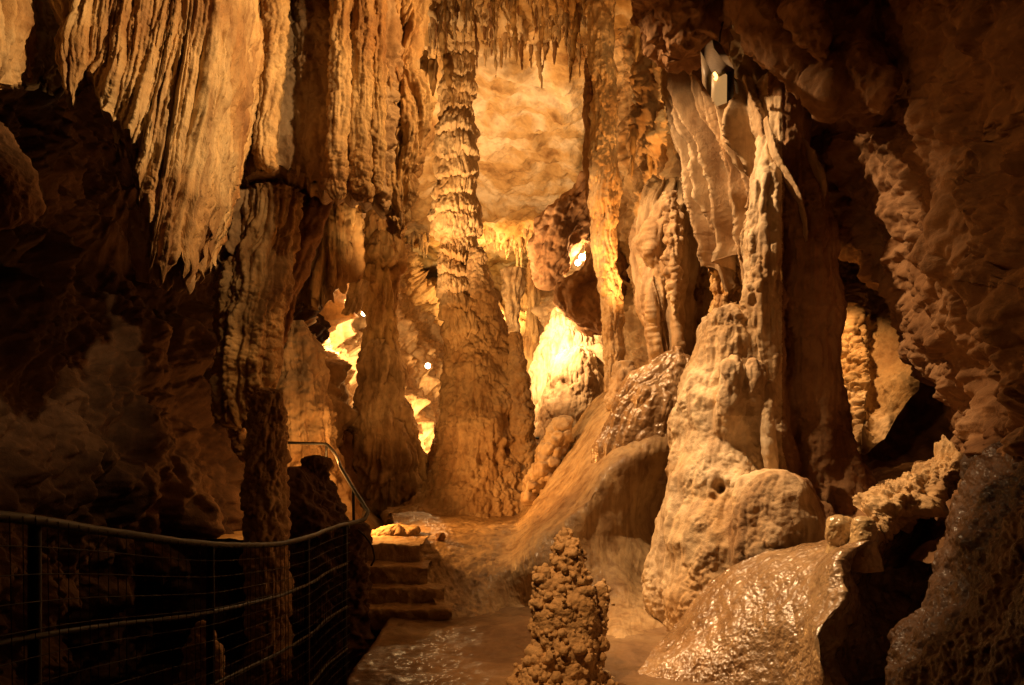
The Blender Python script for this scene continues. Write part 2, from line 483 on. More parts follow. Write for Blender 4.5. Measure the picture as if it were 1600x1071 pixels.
def plain(name, col, rough=.5, metal=0.0, noise_amt=.3, emit=None, power=0):
    m = bpy.data.materials.new(name); m.use_nodes = True; nt = m.node_tree; N, L = nt.nodes, nt.links; b = N['Principled BSDF']
    n = N.new('ShaderNodeTexNoise'); n.inputs['Scale'].default_value = 30; n.inputs['Detail'].default_value = 5
    g = N.new('ShaderNodeNewGeometry'); L.new(g.outputs['Position'], n.inputs['Vector'])
    r = N.new('ShaderNodeValToRGB'); r.color_ramp.elements[0].position = .3; r.color_ramp.elements[1].position = .7
    r.color_ramp.elements[0].color = (*[c * (1 - noise_amt) for c in col], 1); r.color_ramp.elements[1].color = (*col, 1)
    L.new(n.outputs[0], r.inputs[0]); L.new(r.outputs[0], b.inputs['Base Color'])
    b.inputs['Roughness'].default_value = rough; b.inputs['Metallic'].default_value = metal
    if emit:
        b.inputs['Emission Color'].default_value = (*emit, 1); b.inputs['Emission Strength'].default_value = power
    return m

def lamp(name, loc, power, target=None, angle=70, blend=.6, col=(1, .6, .26), size=.05):
    l = bpy.data.lights.new(name, 'SPOT' if target is not None else 'POINT'); l.energy = power; l.color = col; l.shadow_soft_size = size
    o = bpy.data.objects.new(name, l); COL.objects.link(o); o.location = Vector([float(x) for x in loc])
    if target is not None:
        l.spot_size = math.radians(angle); l.spot_blend = blend
        d = Vector([float(x) for x in target]) - o.location
        o.rotation_euler = d.to_track_quat('-Z', 'Y').to_euler()
    return o
# ================================================================ materials
M = {}
M['tan']    = rock('tan_limestone', (.60, .45, .28), (.50, .34, .19), (.34, .20, .09), streak=.5)
M['cream']  = rock('cream_calcite', (.74, .58, .38), (.66, .48, .28), (.54, .35, .17), streak=.55, rough=.7)
M['ochre']  = rock('ochre_calcite', (.62, .44, .22), (.50, .31, .13), (.33, .17, .06), streak=.7, rough=.7)
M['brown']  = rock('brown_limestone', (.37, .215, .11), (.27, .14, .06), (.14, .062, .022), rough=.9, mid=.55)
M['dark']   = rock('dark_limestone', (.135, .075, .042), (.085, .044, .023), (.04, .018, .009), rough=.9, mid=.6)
M['grey']   = rock('dusty_limestone', (.55, .46, .36), (.47, .37, .26), (.33, .23, .15), rough=.95, mid=.5, pit=.2)
M['roof']   = rock('stained_ceiling', (.62, .50, .35), (.46, .30, .13), (.19, .09, .025), scale=1.0, rough=.95, mid=1.0, pit=.5, grain=45)
M['mud']    = rock('trodden_flowstone', (.50, .35, .18), (.43, .28, .13), (.30, .18, .08), rough=.75, mid=.4)
M['path']   = rock('damp_path', (.28, .18, .09), (.22, .13, .062), (.13, .07, .032), rough=.75, wet=.42, scale=.9, mid=.5, fine=.12)
M['wet']    = rock('wet_flowstone', (.44, .29, .155), (.35, .215, .105), (.22, .125, .055), rough=.30, wet=.17, mid=.7, fine=.06, streak=.5, grain=90)
M['ramp']   = rock('damp_flowstone', (.52, .37, .20), (.42, .28, .14), (.27, .16, .08), rough=.62, wet=.4, mid=.45, streak=.6)
M['coral']  = rock('coral_calcite', (.60, .42, .22), (.52, .34, .16), (.36, .21, .09), rough=.7, mid=.5)
M['wet_shaded'] = rock('shaded_wet_flowstone', (.13, .066, .03), (.09, .042, .018), (.045, .02, .008), rough=.62, wet=.42, mid=.9, fine=.2, grain=110)  # shade of the right bank put into the colour
M['knob']   = rock('polished_calcite', (.62, .44, .23), (.56, .38, .18), (.46, .29, .13), rough=.25, wet=.12, mid=.12, fine=.05)
M['iron']   = plain('dark_iron', (.008, .006, .005), .6, 0)
M['wire']   = plain('dull_wire', (.006, .005, .004), .65, 0)
M['case']   = plain('grey_enamel', (.22, .15, .09), .75, .0, .3)
M['green']  = plain('green_panel', (.03, .075, .04), .4)
M['white']  = plain('white_paint', (.30, .22, .14), .5)
M['clear']  = plain('milky_cover', (.28, .19, .11), .5, 0, .3, (1, .5, .16), .45)
M['bulb']   = plain('lit_bulb', (1, .9, .7), .5, 0, 0, (1, .80, .48), 30)
M['glow']   = plain('small_lit_lamp', (1, .8, .5), .5, 0, 0, (1, .55, .12), 5)

def mk(name, g, mat, label, cat, group=None, kind=None, parent=None):
    return tag(link(name, g[0], g[1], M[mat], parent), label, cat, group, kind)

# ================================================================ setting
def field(x0, x1, y0, y1, nx, ny, zf):
    x = np.linspace(x0, x1, nx); y = np.linspace(y0, y1, ny); X, Y = np.meshgrid(x, y)
    P = np.stack([X, Y, zf(X, Y)], -1)
    return P.reshape(-1, 3), grid_faces(ny, nx, False)

def P2(X, Y, z=0.0): return np.stack([X, Y, 0 * X + z], -1)

# ---- path underfoot, dropping off beyond the fence into a pit on the left
def zpath(X, Y):
    base = .1 * np.clip(5 - Y, -.5, 8) * (Y < 5)
    z = base + .025 * fbm(P2(X, Y), .9, 4, 3) + .012 * fbm(P2(X, Y), .16, 3, 5)
    pit = sstep(-1.06, -1.45, X)
    return z - pit * (1.0 + base) + pit * .25 * fbm(P2(X, Y), 1.1, 4, 9) - .006 * fbm(P2(X, Y), .07, 3, 15) - .03 * np.exp(-((X + .9) ** 2 / .5 + (Y - 6.1) ** 2 / .25))
tag(link('path', *field(-1.5, 4.5, -4.5, 8.2, 420, 620, zpath), M['path']), kind='structure')
def zpit(X, Y):
    return -.95 + .3 * fbm(P2(X, Y), 1.1, 4, 9) + .1 * fbm(P2(X, Y), .25, 4, 2)
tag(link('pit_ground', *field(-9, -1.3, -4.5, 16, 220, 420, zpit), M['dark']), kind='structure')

# ---- raised flowstone ground: plateau, rounded lip and the ramp climbing to the right
A = [(560, 771, 15.2), (600, 790, 12.4), (628, 838, 8.35), (640, 862, 7.9), (660, 905, 7.5), (680, 942, 7.15), (690, 966, 7.0)]
B = [(680, 772, 15), (690, 800, 11.3), (700, 838, 8.35), (715, 872, 7.75), (735, 918, 7.4), (750, 950, 7.2), (755, 972, 7.0)]
Cc = [(790, 776, 14), (800, 800, 11.3), (795, 832, 8.6), (790, 862, 7.9), (792, 900, 7.5), (800, 945, 7.45), (805, 976, 7.25)]
Dd = [(850, 735, 11.2), (846, 770, 9.7), (838, 806, 8.6), (838, 842, 7.7), (845, 895, 7.4), (850, 942, 7.5), (855, 985, 7.1)]
E = [(895, 672, 10.6), (890, 715, 9.7), (890, 758, 8.6), (898, 805, 7.6), (900, 870, 7.5), (908, 945, 7.2), (918, 1012, 6.6)]
Ff = [(950, 606, 10.3), (945, 645, 9.6), (948, 690, 8.6), (958, 740, 7.8), (958, 835, 7.75), (964, 925, 7.2), (975, 1022, 6.0)]
G = [(1030, 565, 9.9), (1030, 605, 9.3), (1030, 648, 8.5), (1030, 706, 8.0), (1010, 800, 8.2), (1003, 910, 7.5), (1020, 1030, 6.0)]
H = [(1110, 540, 9.6), (1110, 590, 9.1), (1110, 650, 8.5), (1110, 710, 8.3), (1090, 800, 8.5), (1080, 910, 7.8), (1085, 1035, 6.0)]
I = [(1240, 560, 9.5), (1240, 600, 9), (1240, 660, 8.5), (1240, 740, 8), (1240, 840, 7.7), (1240, 920, 7.2), (1240, 1040, 6.0)]
cols = [A, B, Cc, Dd, E, Ff, G, H, I]
rows = [[c[k] for c in cols] for k in range(7)]
tag(link('ground', *sheet(rows, [lumps(.06, .8), lumps(.007, .12, 3), flutes(.004, .14, 14, .9),
     scaled(lambda c: sstep(.55, .8, c.v) * sstep(.75, .3, c.u), popcorn(.007, .05, mask=True)), pits(.02, .07, thr=.2, stretch=2), popcorn(.006, .04, mask=True, thr=.1), lumps(.004, .03, 2)], res=1.6), M['ramp']), kind='structure')

# ---- plateau floor behind and left of the sheet
def zplat(X, Y):
    return .53 - .2 * sstep(570, 600, CX + X * F / np.maximum(Y, 1)) * sstep(16, 13, Y) + .03 * fbm(P2(X, Y), .8, 4, 4) + .5 * sstep(14.5, 20, Y) + .015 * fbm(P2(X, Y), .15, 3, 6)
tag(link('plateau_ground', *field(-4.5, 3.2, 8.25, 26, 260, 420, zplat), M['mud']), kind='structure')

# ---- ceiling: low over the camera, a lip hung with stalactites, then the tall flat vault
def zceil(X, Y):
    z = np.interp(Y, [-6, 2, 4, 6, 8, 9.6, 10.6, 11.2, 12.2, 16, 20.2, 21, 22.5, 25, 27.5, 29],
                  [4.2, 4.3, 5.2, 6.1, 6.9, 7.25, 7.15, 7.05, 7.9, 7.55, 6.9, 6.7, 7.1, 6.9, 5.9, 4.2])
    z = z + .16 * fbm(P2(X, Y), 2.2, 4, 5) + .20 * fbm(P2(X, Y), .6, 5, 8) + .06 * ridged(P2(X, Y), .28, 4, 29) + .05 * ridged(P2(X * .8 + Y * .3, Y), .7, 3, 19) + .10 * ridged(P2(X, Y), 1.6, 3, 12) * (Y > 20) \
        + .06 * np.maximum(0, ridged(P2(X, Y), .3, 3, 13)) * sstep(12.0, 11.0, Y)
    z = z - 1.1 * sstep(1.2, 4.5, X) * sstep(12, 16, Y) - .35 * sstep(.2, 1.6, X - .08 * (Y - 14)) * sstep(15, 19, Y)
    return z
tag(link('ceiling', *field(-11, 8, -6, 29, 420, 900, zceil), M['roof']), kind='structure')

# ---- outer shell of the cavern so every gap ends in rock
th = np.linspace(0, 2 * np.pi, 260, endpoint=False)[None, :]; zz = np.linspace(-3, 9, 70)[:, None]
Rx, Ry = 11.5, 19.0
Psh = np.stack([-.5 + Rx * np.cos(th) + 0 * zz, 12 + Ry * np.sin(th) + 0 * zz, zz + 0 * th], -1)
nr = np.stack([np.cos(th) + 0 * zz, np.sin(th) + 0 * zz, 0 * zz + 0 * th], -1)
Psh = Psh - nr * (.9 * fbm(Psh, 3, 4, 3) + .35 * ridged(Psh, 1.0, 3, 7))[..., None]
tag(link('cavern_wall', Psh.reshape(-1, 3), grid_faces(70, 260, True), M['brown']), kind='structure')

# ---- left wall: dark, close at the left edge, running back to the bright recess
lw = []
for py, dy in ((-60, .8), (120, .7), (300, .5), (480, 0), (620, -.2), (760, -.3), (900, -.2), (1040, .1), (1250, .3)):
    lw.append([(-420, py, 3.4 + dy * .5), (-150, py, 4.6 + dy * .8), (0, py, 5.6 + dy), (150, py, 7.6 + dy * 2.5), (300, py, 9.0 + dy * 2), (400, py, 10.5 + dy), (500, py, 12.5 + dy * .5)])
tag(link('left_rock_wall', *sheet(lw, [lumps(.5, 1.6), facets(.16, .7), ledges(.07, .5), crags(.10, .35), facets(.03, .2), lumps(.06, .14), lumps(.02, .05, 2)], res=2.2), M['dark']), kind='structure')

# ---- right wall, leaning over the path; its lower edge is an arch over a dark hollow
rw = [
 [(1190, -120, 7.6), (1290, -120, 6.9), (1400, -120, 6.2), (1500, -120, 5.3), (1600, -120, 4.6), (1760, -120, 3.6)],
 [(1195, 20, 7.3), (1285, 20, 6.3), (1390, 20, 6.0), (1500, 20, 5.2), (1600, 20, 4.5), (1760, 20, 3.5)],
 [(1210, 110, 7.4), (1300, 120, 6.1), (1395, 130, 6.3), (1500, 130, 5.4), (1590, 130, 4.7), (1760, 130, 3.5)],
 [(1225, 200, 7.6), (1310, 200, 6.9), (1400, 200, 6.5), (1500, 220, 5.4), (1580, 220, 5.0), (1760, 220, 3.6)],
 [(1250, 300, 7.7), (1320, 300, 7.0), (1410, 300, 6.4), (1490, 310, 5.3), (1570, 310, 4.9), (1760, 310, 3.6)],
 [(1296, 395, 7.6), (1345, 390, 7.0), (1415, 390, 6.3), (1490, 390, 5.1), (1565, 400, 4.8), (1760, 400, 3.6)],
 [(1338, 430, 7.5), (1375, 450, 6.9), (1428, 470, 6.3), (1490, 470, 5.3), (1565, 480, 4.7), (1760, 480, 3.6)],
 [(1372, 480, 7.3), (1405, 505, 6.8), (1445, 525, 6.2), (1495, 540, 5.5), (1570, 560, 4.7), (1760, 560, 3.6)],
 [(1412, 525, 7.1), (1435, 560, 6.6), (1465, 580, 6.1), (1505, 600, 5.6), (1575, 610, 4.7), (1760, 620, 3.6)],
 [(1448, 590, 6.9), (1462, 620, 6.5), (1485, 645, 6.0), (1512, 665, 5.6), (1565, 665, 4.75), (1760, 690, 3.6)],
 [(1478, 680, 6.7), (1486, 700, 6.4), (1500, 712, 6.0), (1520, 722, 5.6), (1562, 712, 4.8), (1760, 740, 3.6)],
]
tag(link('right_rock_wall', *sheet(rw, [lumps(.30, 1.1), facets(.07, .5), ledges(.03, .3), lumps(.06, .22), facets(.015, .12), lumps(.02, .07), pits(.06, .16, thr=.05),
     scaled(lambda c: sstep(.55, .72, c.u) * sstep(.3, .45, c.v), popcorn(.12, .2, mask=True, thr=-.25)), popcorn(.05, .1, mask=True)], res=1.9), M['brown']), kind='structure')
# hollow behind the arch
hw = [[(1300, 560, 9), (1400, 560, 8.6), (1520, 560, 8.2), (1650, 560, 7)], [(1300, 700, 8.4), (1400, 700, 8), (1520, 700, 7.4), (1650, 700, 6)],
      [(1300, 760, 7), (1400, 760, 6.6), (1520, 750, 6), (1650, 740, 4.6)], [(1300, 900, 6), (1400, 890, 5.6), (1500, 880, 4.8), (1650, 860, 4)]]
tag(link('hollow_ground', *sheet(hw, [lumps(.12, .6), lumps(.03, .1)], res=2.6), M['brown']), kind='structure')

# ---- far walls behind the columns
fw = [[(470, 300, 13), (560, 330, 16), (640, 425, 23), (730, 440, 26), (840, 430, 26), (900, 350, 19), (1010, 320, 14)],
      [(460, 430, 12.2), (550, 440, 15.5), (630, 470, 20), (730, 480, 24), (830, 470, 23), (900, 430, 17.5), (1010, 430, 12.5)],
      [(455, 520, 11.8), (545, 520, 16), (630, 530, 18.5), (720, 540, 21), (830, 540, 20), (900, 520, 16.5), (1010, 520, 11.8)],
      [(460, 600, 11.5), (540, 610, 14), (620, 610, 17.5), (710, 610, 20), (830, 610, 18), (900, 600, 16), (1010, 600, 11.4)],
      [(460, 700, 11.2), (540, 690, 13.8), (620, 680, 17), (710, 690, 20), (830, 690, 17.5), (900, 690, 15.8), (1010, 690, 11.2)],
      [(460, 800, 11), (540, 775, 13.6), (620, 770, 16.5), (710, 765, 19), (830, 770, 17), (900, 770, 15.5), (1010, 770, 11)]]
tag(link('far_rock_wall', *sheet(fw, [lumps(.7, 1.5), crags(.28, .7), lumps(.1, .25), flutes(.12, .3, 7)], res=1.8), M['tan']), kind='structure')
# upper right back wall, rough and brightly lit
uw = [[(945, -80, 13), (985, -80, 11.4), (1060, -80, 9.4), (1150, -80, 8.4), (1230, -80, 7.8)], [(945, 80, 13.2), (985, 80, 11.4), (1060, 90, 9.4), (1150, 90, 8.2), (1230, 90, 7.7)],
      [(945, 200, 13.4), (988, 200, 11.4), (1060, 210, 9.4), (1150, 210, 8.0), (1230, 210, 7.6)],
      [(948, 300, 13.4), (992, 290, 11.6), (1050, 300, 9.4), (1150, 300, 8.2), (1230, 300, 7.7)], [(948, 400, 13.4), (995, 400, 11.9), (1060, 400, 10), (1150, 400, 8.8), (1230, 400, 8)],
      [(948, 520, 13), (995, 520, 11.7), (1060, 520, 10.6), (1150, 500, 9.6), (1230, 520, 8.4)], [(948, 610, 12), (995, 600, 11), (1060, 590, 10.4), (1150, 580, 9.4), (1230, 580, 8.6)]]
tag(link('back_rock_wall', *sheet(uw, [lumps(.3, .9), crags(.1, .3), pits(.12, .16, thr=-.15, stretch=1.6), dent(1078, 500, 10.3, .45, 1.2), lumps(.04, .09), flutes(.07, .12, 8)], res=1.7), M['tan']), kind='structure')
# ================================================================ speleothems
# ---- banded column in the middle
Y0 = 11.8
t = thing('column', 'tall pale banded column of stacked tiers in the middle of the cave', 'column', W(745, 795, Y0), 'floor to ceiling columns')
mk('shaft', tube([(60, 696, 742), (105, 697, 740), (140, 690, 742), (170, 692, 738), (205, 681, 741), (245, 680, 743), (295, 684, 744), (305, 681, 743), (330, 675, 748),
    (352, 674, 753), (372, 682, 748), (392, 692, 742, 11.75), (420, 687, 744, 11.62), (455, 686, 746, 11.5), (490, 692, 750, 11.45), (520, 698, 752, 11.45), (545, 706, 742, 11.55), (556, 714, 732, 11.7)], Y0, [tiers(.10, .30, wob=.55, drip=.7), flutes(.035, .055, 5), lumps(.04, .3), lumps(.006, .04, 2)], res=1.15), 'cream', None, None, parent=t)
mk('flared_base', tube([(405, 715, 742), (425, 706, 756), (445, 698, 767), (470, 694, 776), (495, 694, 784), (530, 696, 793), (580, 697, 806), (640, 694, 824), (700, 688, 832),
    (745, 674, 838), (775, 655, 846), (795, 630, 856), (812, 600, 872)], Y0 - .1, [tiers(.04, .5, wob=1.0, drip=.9), popcorn(.042, .09, mask=True, thr=-.35), pits(.10, .13, thr=.05, stretch=2.0), lumps(.10, .4), flutes(.012, .1, 7), lumps(.008, .05, 2)], res=1.2), 'tan', None, None, parent=t)
mk('stalagmite', tube([(522, 801, 810), (535, 797, 816), (560, 794, 820), (600, 793, 826), (650, 790, 833), (710, 790, 836), (760, 785, 842), (790, 780, 848)], 11.35,
    [popcorn(.025, .08), lumps(.05, .25), pits(.03, .12), lumps(.008, .04, 2)], res=1.3), 'tan', 'knobbly grey stalagmite leaning on the right foot of the central column', 'stalagmite')
mk('stalagmite', tube([(388, 739, 751), (400, 735, 757), (420, 732, 760), (450, 730, 768), (490, 726, 780, 11.5), (530, 724, 788, 11.7), (580, 722, 796, 11.95)], 11.35,
    [popcorn(.03, .08), lumps(.04, .2), lumps(.008, .04, 2)], res=1.3), 'tan', 'small blunt stalagmite grown on the shoulder of the central column', 'stalagmite')

# ---- second column left of it
Y1 = 12.7
t = thing('column', 'dim brown tiered column with a wide foot left of the central column', 'column', W(605, 785, Y1), 'floor to ceiling columns')
mk('shaft', tube([(180, 588, 640), (250, 582, 630), (330, 578, 628), (375, 574, 628), (400, 566, 628), (436, 566, 622), (448, 573, 622), (482, 574, 618), (520, 572, 618), (560, 568, 620)], Y1,
    [tiers(.13, .62, wob=.5, drip=.8), flutes(.07, .09, 8), lumps(.03, .15)], res=1.4), 'ochre', None, None, parent=t)
mk('flared_base', tube([(532, 574, 618), (556, 567, 622), (600, 562, 628), (640, 556, 640), (680, 550, 652), (715, 547, 660), (742, 547, 664), (765, 552, 662), (780, 560, 655), (800, 565, 650)], Y1 - .1,
    [tiers(.09, .7, wob=.5, drip=.8), flutes(.08, .11, 8), lumps(.07, .35), lumps(.012, .05, 2)], res=1.5), 'tan', None, None, parent=t)
mk('stalagmite', tube([(660, 529, 538), (690, 522, 548), (730, 519, 556), (775, 517, 562), (805, 515, 565)], 12.2, [flutes(.05, .1), lumps(.06, .2)], res=1.8), 'brown',
    'low dark stalagmite by the left foot of the dim tiered column', 'stalagmite')
mk('stalagmite', tube([(662, 684, 689), (672, 681, 690), (692, 677, 690), (712, 672, 691), (735, 670, 690), (760, 668, 690), (785, 667, 690)], 12.6, [lumps(.05, .18), popcorn(.03, .08)], res=1.4), 'brown',
    'narrow dark stalagmite silhouetted against the glowing gap between the two columns', 'stalagmite')

# ---- slender columns on the right of the vault
Y2 = 10.0
mk('column', tube([(-40, 916, 962), (20, 919, 960), (70, 921, 958), (128, 927, 962), (200, 925, 961), (252, 922, 962), (272, 924, 967), (315, 921, 968), (330, 925, 964), (385, 926, 962), (412, 929, 963), (440, 937, 966),
    (480, 941, 970), (525, 943, 972), (565, 945, 972), (590, 946, 966), (612, 949, 962)], Y2, [tiers(.035, .45, wob=.6, drip=.9), flutes(.028, .06, 7), popcorn(.015, .06, mask=True), lumps(.02, .2), lumps(.006, .04, 2)], res=1.2), 'cream',
    'slender orange column reaching from ceiling to sloping flowstone right of the vault', 'column', 'floor to ceiling columns')
mk('stalactite', tube([(90, 916, 930), (140, 914, 930), (220, 914, 929), (290, 915, 930), (330, 919, 931), (352, 923, 930)], 10.6, [flutes(.04, .07), lumps(.03, .15)], res=1.5), 'brown',
    'dark pole-like stalactite hugging the left side of the slender orange column', 'stalactite')
mk('column', tube([(380, 828, 838), (430, 828, 839), (470, 825, 840), (515, 824, 840), (530, 820, 842), (560, 818, 842), (600, 816, 842)], 17.5, [flutes(.07, .12, 7), tiers(.05, .7)], res=1.3), 'ochre',
    'small distant golden column standing left of the glaring white cone', 'column', 'floor to ceiling columns')
mk('stalactite', tube([(420, 786, 816), (450, 788, 814), (480, 792, 810), (505, 794, 808), (530, 797, 806), (545, 800, 804)], 18.5, [flutes(.12, .12, 7), lumps(.06, .3)], res=1.4), 'cream',
    'distant pale ribbed stalactite cluster seen past the shoulder of the central column', 'stalactite')

# ---- glaring cone and rounded boulder in front of it
mk('stalagmite', tube([(466, 874, 884), (480, 868, 897), (500, 861, 912), (530, 848, 930), (560, 836, 942), (600, 828, 950), (660, 822, 955), (720, 818, 960), (745, 818, 960)], 14.0,
    [flutes(.07, .13, 14, .4), lumps(.05, .4), popcorn(.03, .1, mask=True, thr=.1)], res=1.4), 'cream', 'brilliantly lit white fluted stalagmite cone in the right background', 'stalagmite')
mk('stalagmite', tube([(540, 893, 906), (548, 878, 918), (565, 864, 930), (590, 854, 938), (620, 846, 945), (660, 838, 950), (700, 832, 955), (745, 828, 960)], 13.1,
    [tiers(.03, .7, drip=.8), popcorn(.02, .08, mask=True), lumps(.05, .4), flutes(.02, .12)], res=1.3), 'tan', 'round-topped pale stalagmite in front of the white cone', 'stalagmite')
mk('hanging_boulder', tube([(385, 940, 965), (405, 915, 972), (425, 895, 976), (448, 880, 976), (465, 874, 974), (480, 880, 970), (496, 893, 966), (508, 905, 960), (516, 920, 950)], 12.6,
    [lumps(.16, .7), crags(.05, .3), lumps(.02, .1), flutes(.04, .12)], res=1.4), 'brown', 'dark jagged boulder jammed above the white cone, lamp behind it', 'boulder')
mk('hanging_boulder', tube([(290, 905, 945), (325, 850, 935), (355, 836, 925), (385, 836, 905), (410, 838, 890), (430, 842, 876), (446, 850, 868)], 15.0,
    [lumps(.2, .8), crags(.05, .3), flutes(.07, .16), lumps(.03, .12)], res=1.4), 'brown', 'dark ledge of hanging rock between far vault and slender orange column', 'boulder')

# ---- ledge rocks along the left edge of the ramp
mk('rock_ledge', tube([(652, 872, 888), (662, 864, 892), (680, 858, 892), (700, 845, 888), (725, 836, 876), (745, 826, 862), (765, 819, 846), (780, 820, 838), (788, 823, 834)], 9.9,
    [popcorn(.07, .14), lumps(.07, .3), pits(.05, .12), lumps(.012, .05, 2)], res=1.5), 'tan', 'lumpy ledge of pale rock running down beside the right foot of central column', 'ledge')

# ---- wet cascade on the ramp
mk('flowstone', tube([(543, 1053, 1060), (550, 1050, 1063), (558, 1036, 1074), (570, 1012, 1090), (596, 982, 1100), (635, 958, 1104), (675, 942, 1102), (704, 930, 1098), (728, 925, 1088), (750, 932, 1070)], 8.42,
    [flutes(.04, .17, 7, .8), lumps(.05, .4), lumps(.010, .08, 3), lumps(.005, .035, 2)], res=1.1, ratio=.6), 'wet', 'glistening wet flowstone hump with small nipple, high on the ramp', 'flowstone')
mk('stalagmite', tube([(560, 940, 948), (566, 968, 985), (580, 962, 990), (610, 952, 992), (640, 950, 985)][1:], 9.6, [popcorn(.05, .1), lumps(.05, .2)], res=1.6), 'tan',
    'stubby tan stalagmite beside the foot of the slender orange column', 'stalagmite')

# ---- draperies right of the slender column
D1 = [[(1026, 280, 9.0), (1040, 276, 8.9), (1058, 282, 8.9), (1078, 290, 9.0)],
      [(1000, 330, 8.9), (1025, 330, 8.6), (1050, 340, 8.6), (1080, 340, 8.9)],
      [(990, 375, 8.9), (1018, 385, 8.5), (1048, 395, 8.5), (1080, 400, 8.9)],
      [(996, 440, 8.9), (1022, 445, 8.5), (1046, 450, 8.5), (1075, 440, 8.9)],
      [(1016, 520, 8.9), (1030, 520, 8.6), (1048, 520, 8.6), (1066, 500, 8.9)],
      [(1038, 582, 8.9), (1044, 584, 8.7), (1052, 580, 8.7), (1060, 560, 8.9)]]
mk('drapery', sheet(D1, [flutes(.20, .20, 12, .4), flutes(.03, .06, 12), lumps(.03, .3), popcorn(.014, .05, mask=True), lumps(.006, .04, 2)], res=1.2, thick=.5,
   rag=lambda u, P: .07 * np.abs(perlin(np.stack([u * 11, 0 * u, 0 * u], -1), 4)) * 2), 'tan', 'rough tan drapery shaped like an elephant trunk above the wet hump', 'drapery', 'draperies on the right')
mk('stalactite', tube([(300, 1040, 1054), (350, 1040, 1060), (410, 1041, 1060), (455, 1046, 1058), (485, 1050, 1057), (493, 1053, 1055)], 8.35, [flutes(.06, .07), popcorn(.03, .06), lumps(.03, .1)], res=1.2), 'tan',
   'knotted stalactite strand hanging in front of the trunk-shaped drapery', 'stalactite')
D2 = [[(1055, 340, 9.3), (1075, 335, 9.1), (1095, 335, 9.1), (1118, 340, 9.3)], [(1060, 400, 9.3), (1078, 400, 9.0), (1098, 400, 9.0), (1118, 400, 9.3)],
      [(1066, 450, 9.3), (1082, 450, 9.0), (1098, 450, 9.0), (1116, 450, 9.3)], [(1084, 535, 9.3), (1092, 538, 9.1), (1102, 535, 9.1), (1112, 520, 9.3)]]
mk('drapery', sheet(D2, [flutes(.13, .13, 6), pits(.14, .22, thr=-.1), lumps(.05, .2), popcorn(.03, .06)], res=1.3, thick=.4), 'ochre', 'pitted drapery in the shadow behind the slim pillar', 'drapery', 'draperies on the right')
mk('column', tube([(250, 1082, 1112), (300, 1096, 1120), (340, 1106, 1132), (385, 1113, 1141), (430, 1116, 1146), (468, 1117, 1148), (488, 1112, 1153), (505, 1104, 1162), (522, 1096, 1174)], 8.2,
   [tiers(.035, .2, wob=.5), popcorn(.02, .05), flutes(.03, .06), lumps(.02, .1)], res=1.2), 'ochre', 'slim brown pillar standing on the dome-topped flowstone slope', 'column', 'floor to ceiling columns')

# ---- the great melted formation: slope, thumb knobs, dome, lit pillar and dark trunk are one continuous mass
slope = tube([(490, 1118, 1165), (502, 1104, 1180), (525, 1092, 1196), (560, 1078, 1210), (600, 1064, 1216), (650, 1055, 1226), (700, 1052, 1236), (760, 1046, 1244), (820, 1031, 1250), (870, 1020, 1246),
   (905, 1017, 1230), (950, 1020, 1210), (985, 1030, 1190), (1040, 1040, 1180)], 7.0, [lumps(.07, .5, 2)], res=3, ratio=.9)
skirt = tube([(660, 1070, 1190, 6.9), (720, 1062, 1215, 6.85), (800, 1050, 1240, 6.75), (870, 1040, 1260, 6.65), (930, 1040, 1260, 6.6), (1000, 1050, 1250, 6.55)], 6.8, [lumps(.06, .4, 2)], res=3, ratio=.9)
k1 = tube([(556, 1138, 1150), (564, 1131, 1158), (576, 1126, 1162), (600, 1124, 1163), (632, 1119, 1168, 6.5), (665, 1113, 1177, 6.6), (700, 1108, 1184, 6.75), (740, 1106, 1188, 6.95)], 6.45, [lumps(.015, .12)], res=2)
k2 = tube([(562, 1173, 1184), (570, 1167, 1190), (584, 1164, 1194), (610, 1163, 1195, 6.44), (645, 1161, 1197, 6.52), (690, 1158, 1202, 6.75), (720, 1158, 1202, 6.95)], 6.42, [lumps(.015, .12)], res=2)
pillar = tube([(200, 1198, 1208, 6.95), (235, 1192, 1212, 6.9), (270, 1184, 1216, 6.85), (305, 1176, 1220), (345, 1174, 1222), (380, 1166, 1222), (420, 1161, 1220), (470, 1161, 1220), (520, 1164, 1222), (570, 1168, 1222), (640, 1180, 1226), (715, 1191, 1232), (760, 1200, 1238), (840, 1200, 1244)], 6.8, [flutes(.03, .1, 14, .4), lumps(.04, .3)], res=2)
rib = tube([(600, 1192, 1206, 6.45), (640, 1190, 1210, 6.42), (700, 1194, 1214, 6.4), (740, 1200, 1218, 6.42), (765, 1206, 1216, 6.46)], 6.45, [flutes(.02, .05)], res=2)
trunk = tube([(120, 1200, 1250), (220, 1198, 1262), (330, 1204, 1292), (420, 1212, 1302), (500, 1214, 1306), (600, 1216, 1314), (680, 1220, 1324), (740, 1228, 1340), (790, 1238, 1372), (860, 1245, 1400)], 7.0, [flutes(.05, .3, 20, .3), lumps(.07, .5)], res=3)
dome = tube([(738, 1196, 1240), (744, 1178, 1256), (757, 1163, 1268), (782, 1151, 1277), (822, 1143, 1284), (870, 1138, 1292), (920, 1136, 1300), (970, 1138, 1302)], 6.12, [lumps(.05, .35, 2)], res=3, ratio=.9)
dome_tail = tube([(770, 1200, 1262, 6.5), (820, 1180, 1300, 6.5), (880, 1170, 1330, 6.45), (950, 1170, 1340, 6.4)], 6.5, [lumps(.05, .3)], res=3)
low = lambda c: sstep(1.05, .35, c.P[..., 2])
left = lambda c: sstep(1.75, 1.45, c.P[..., 0])
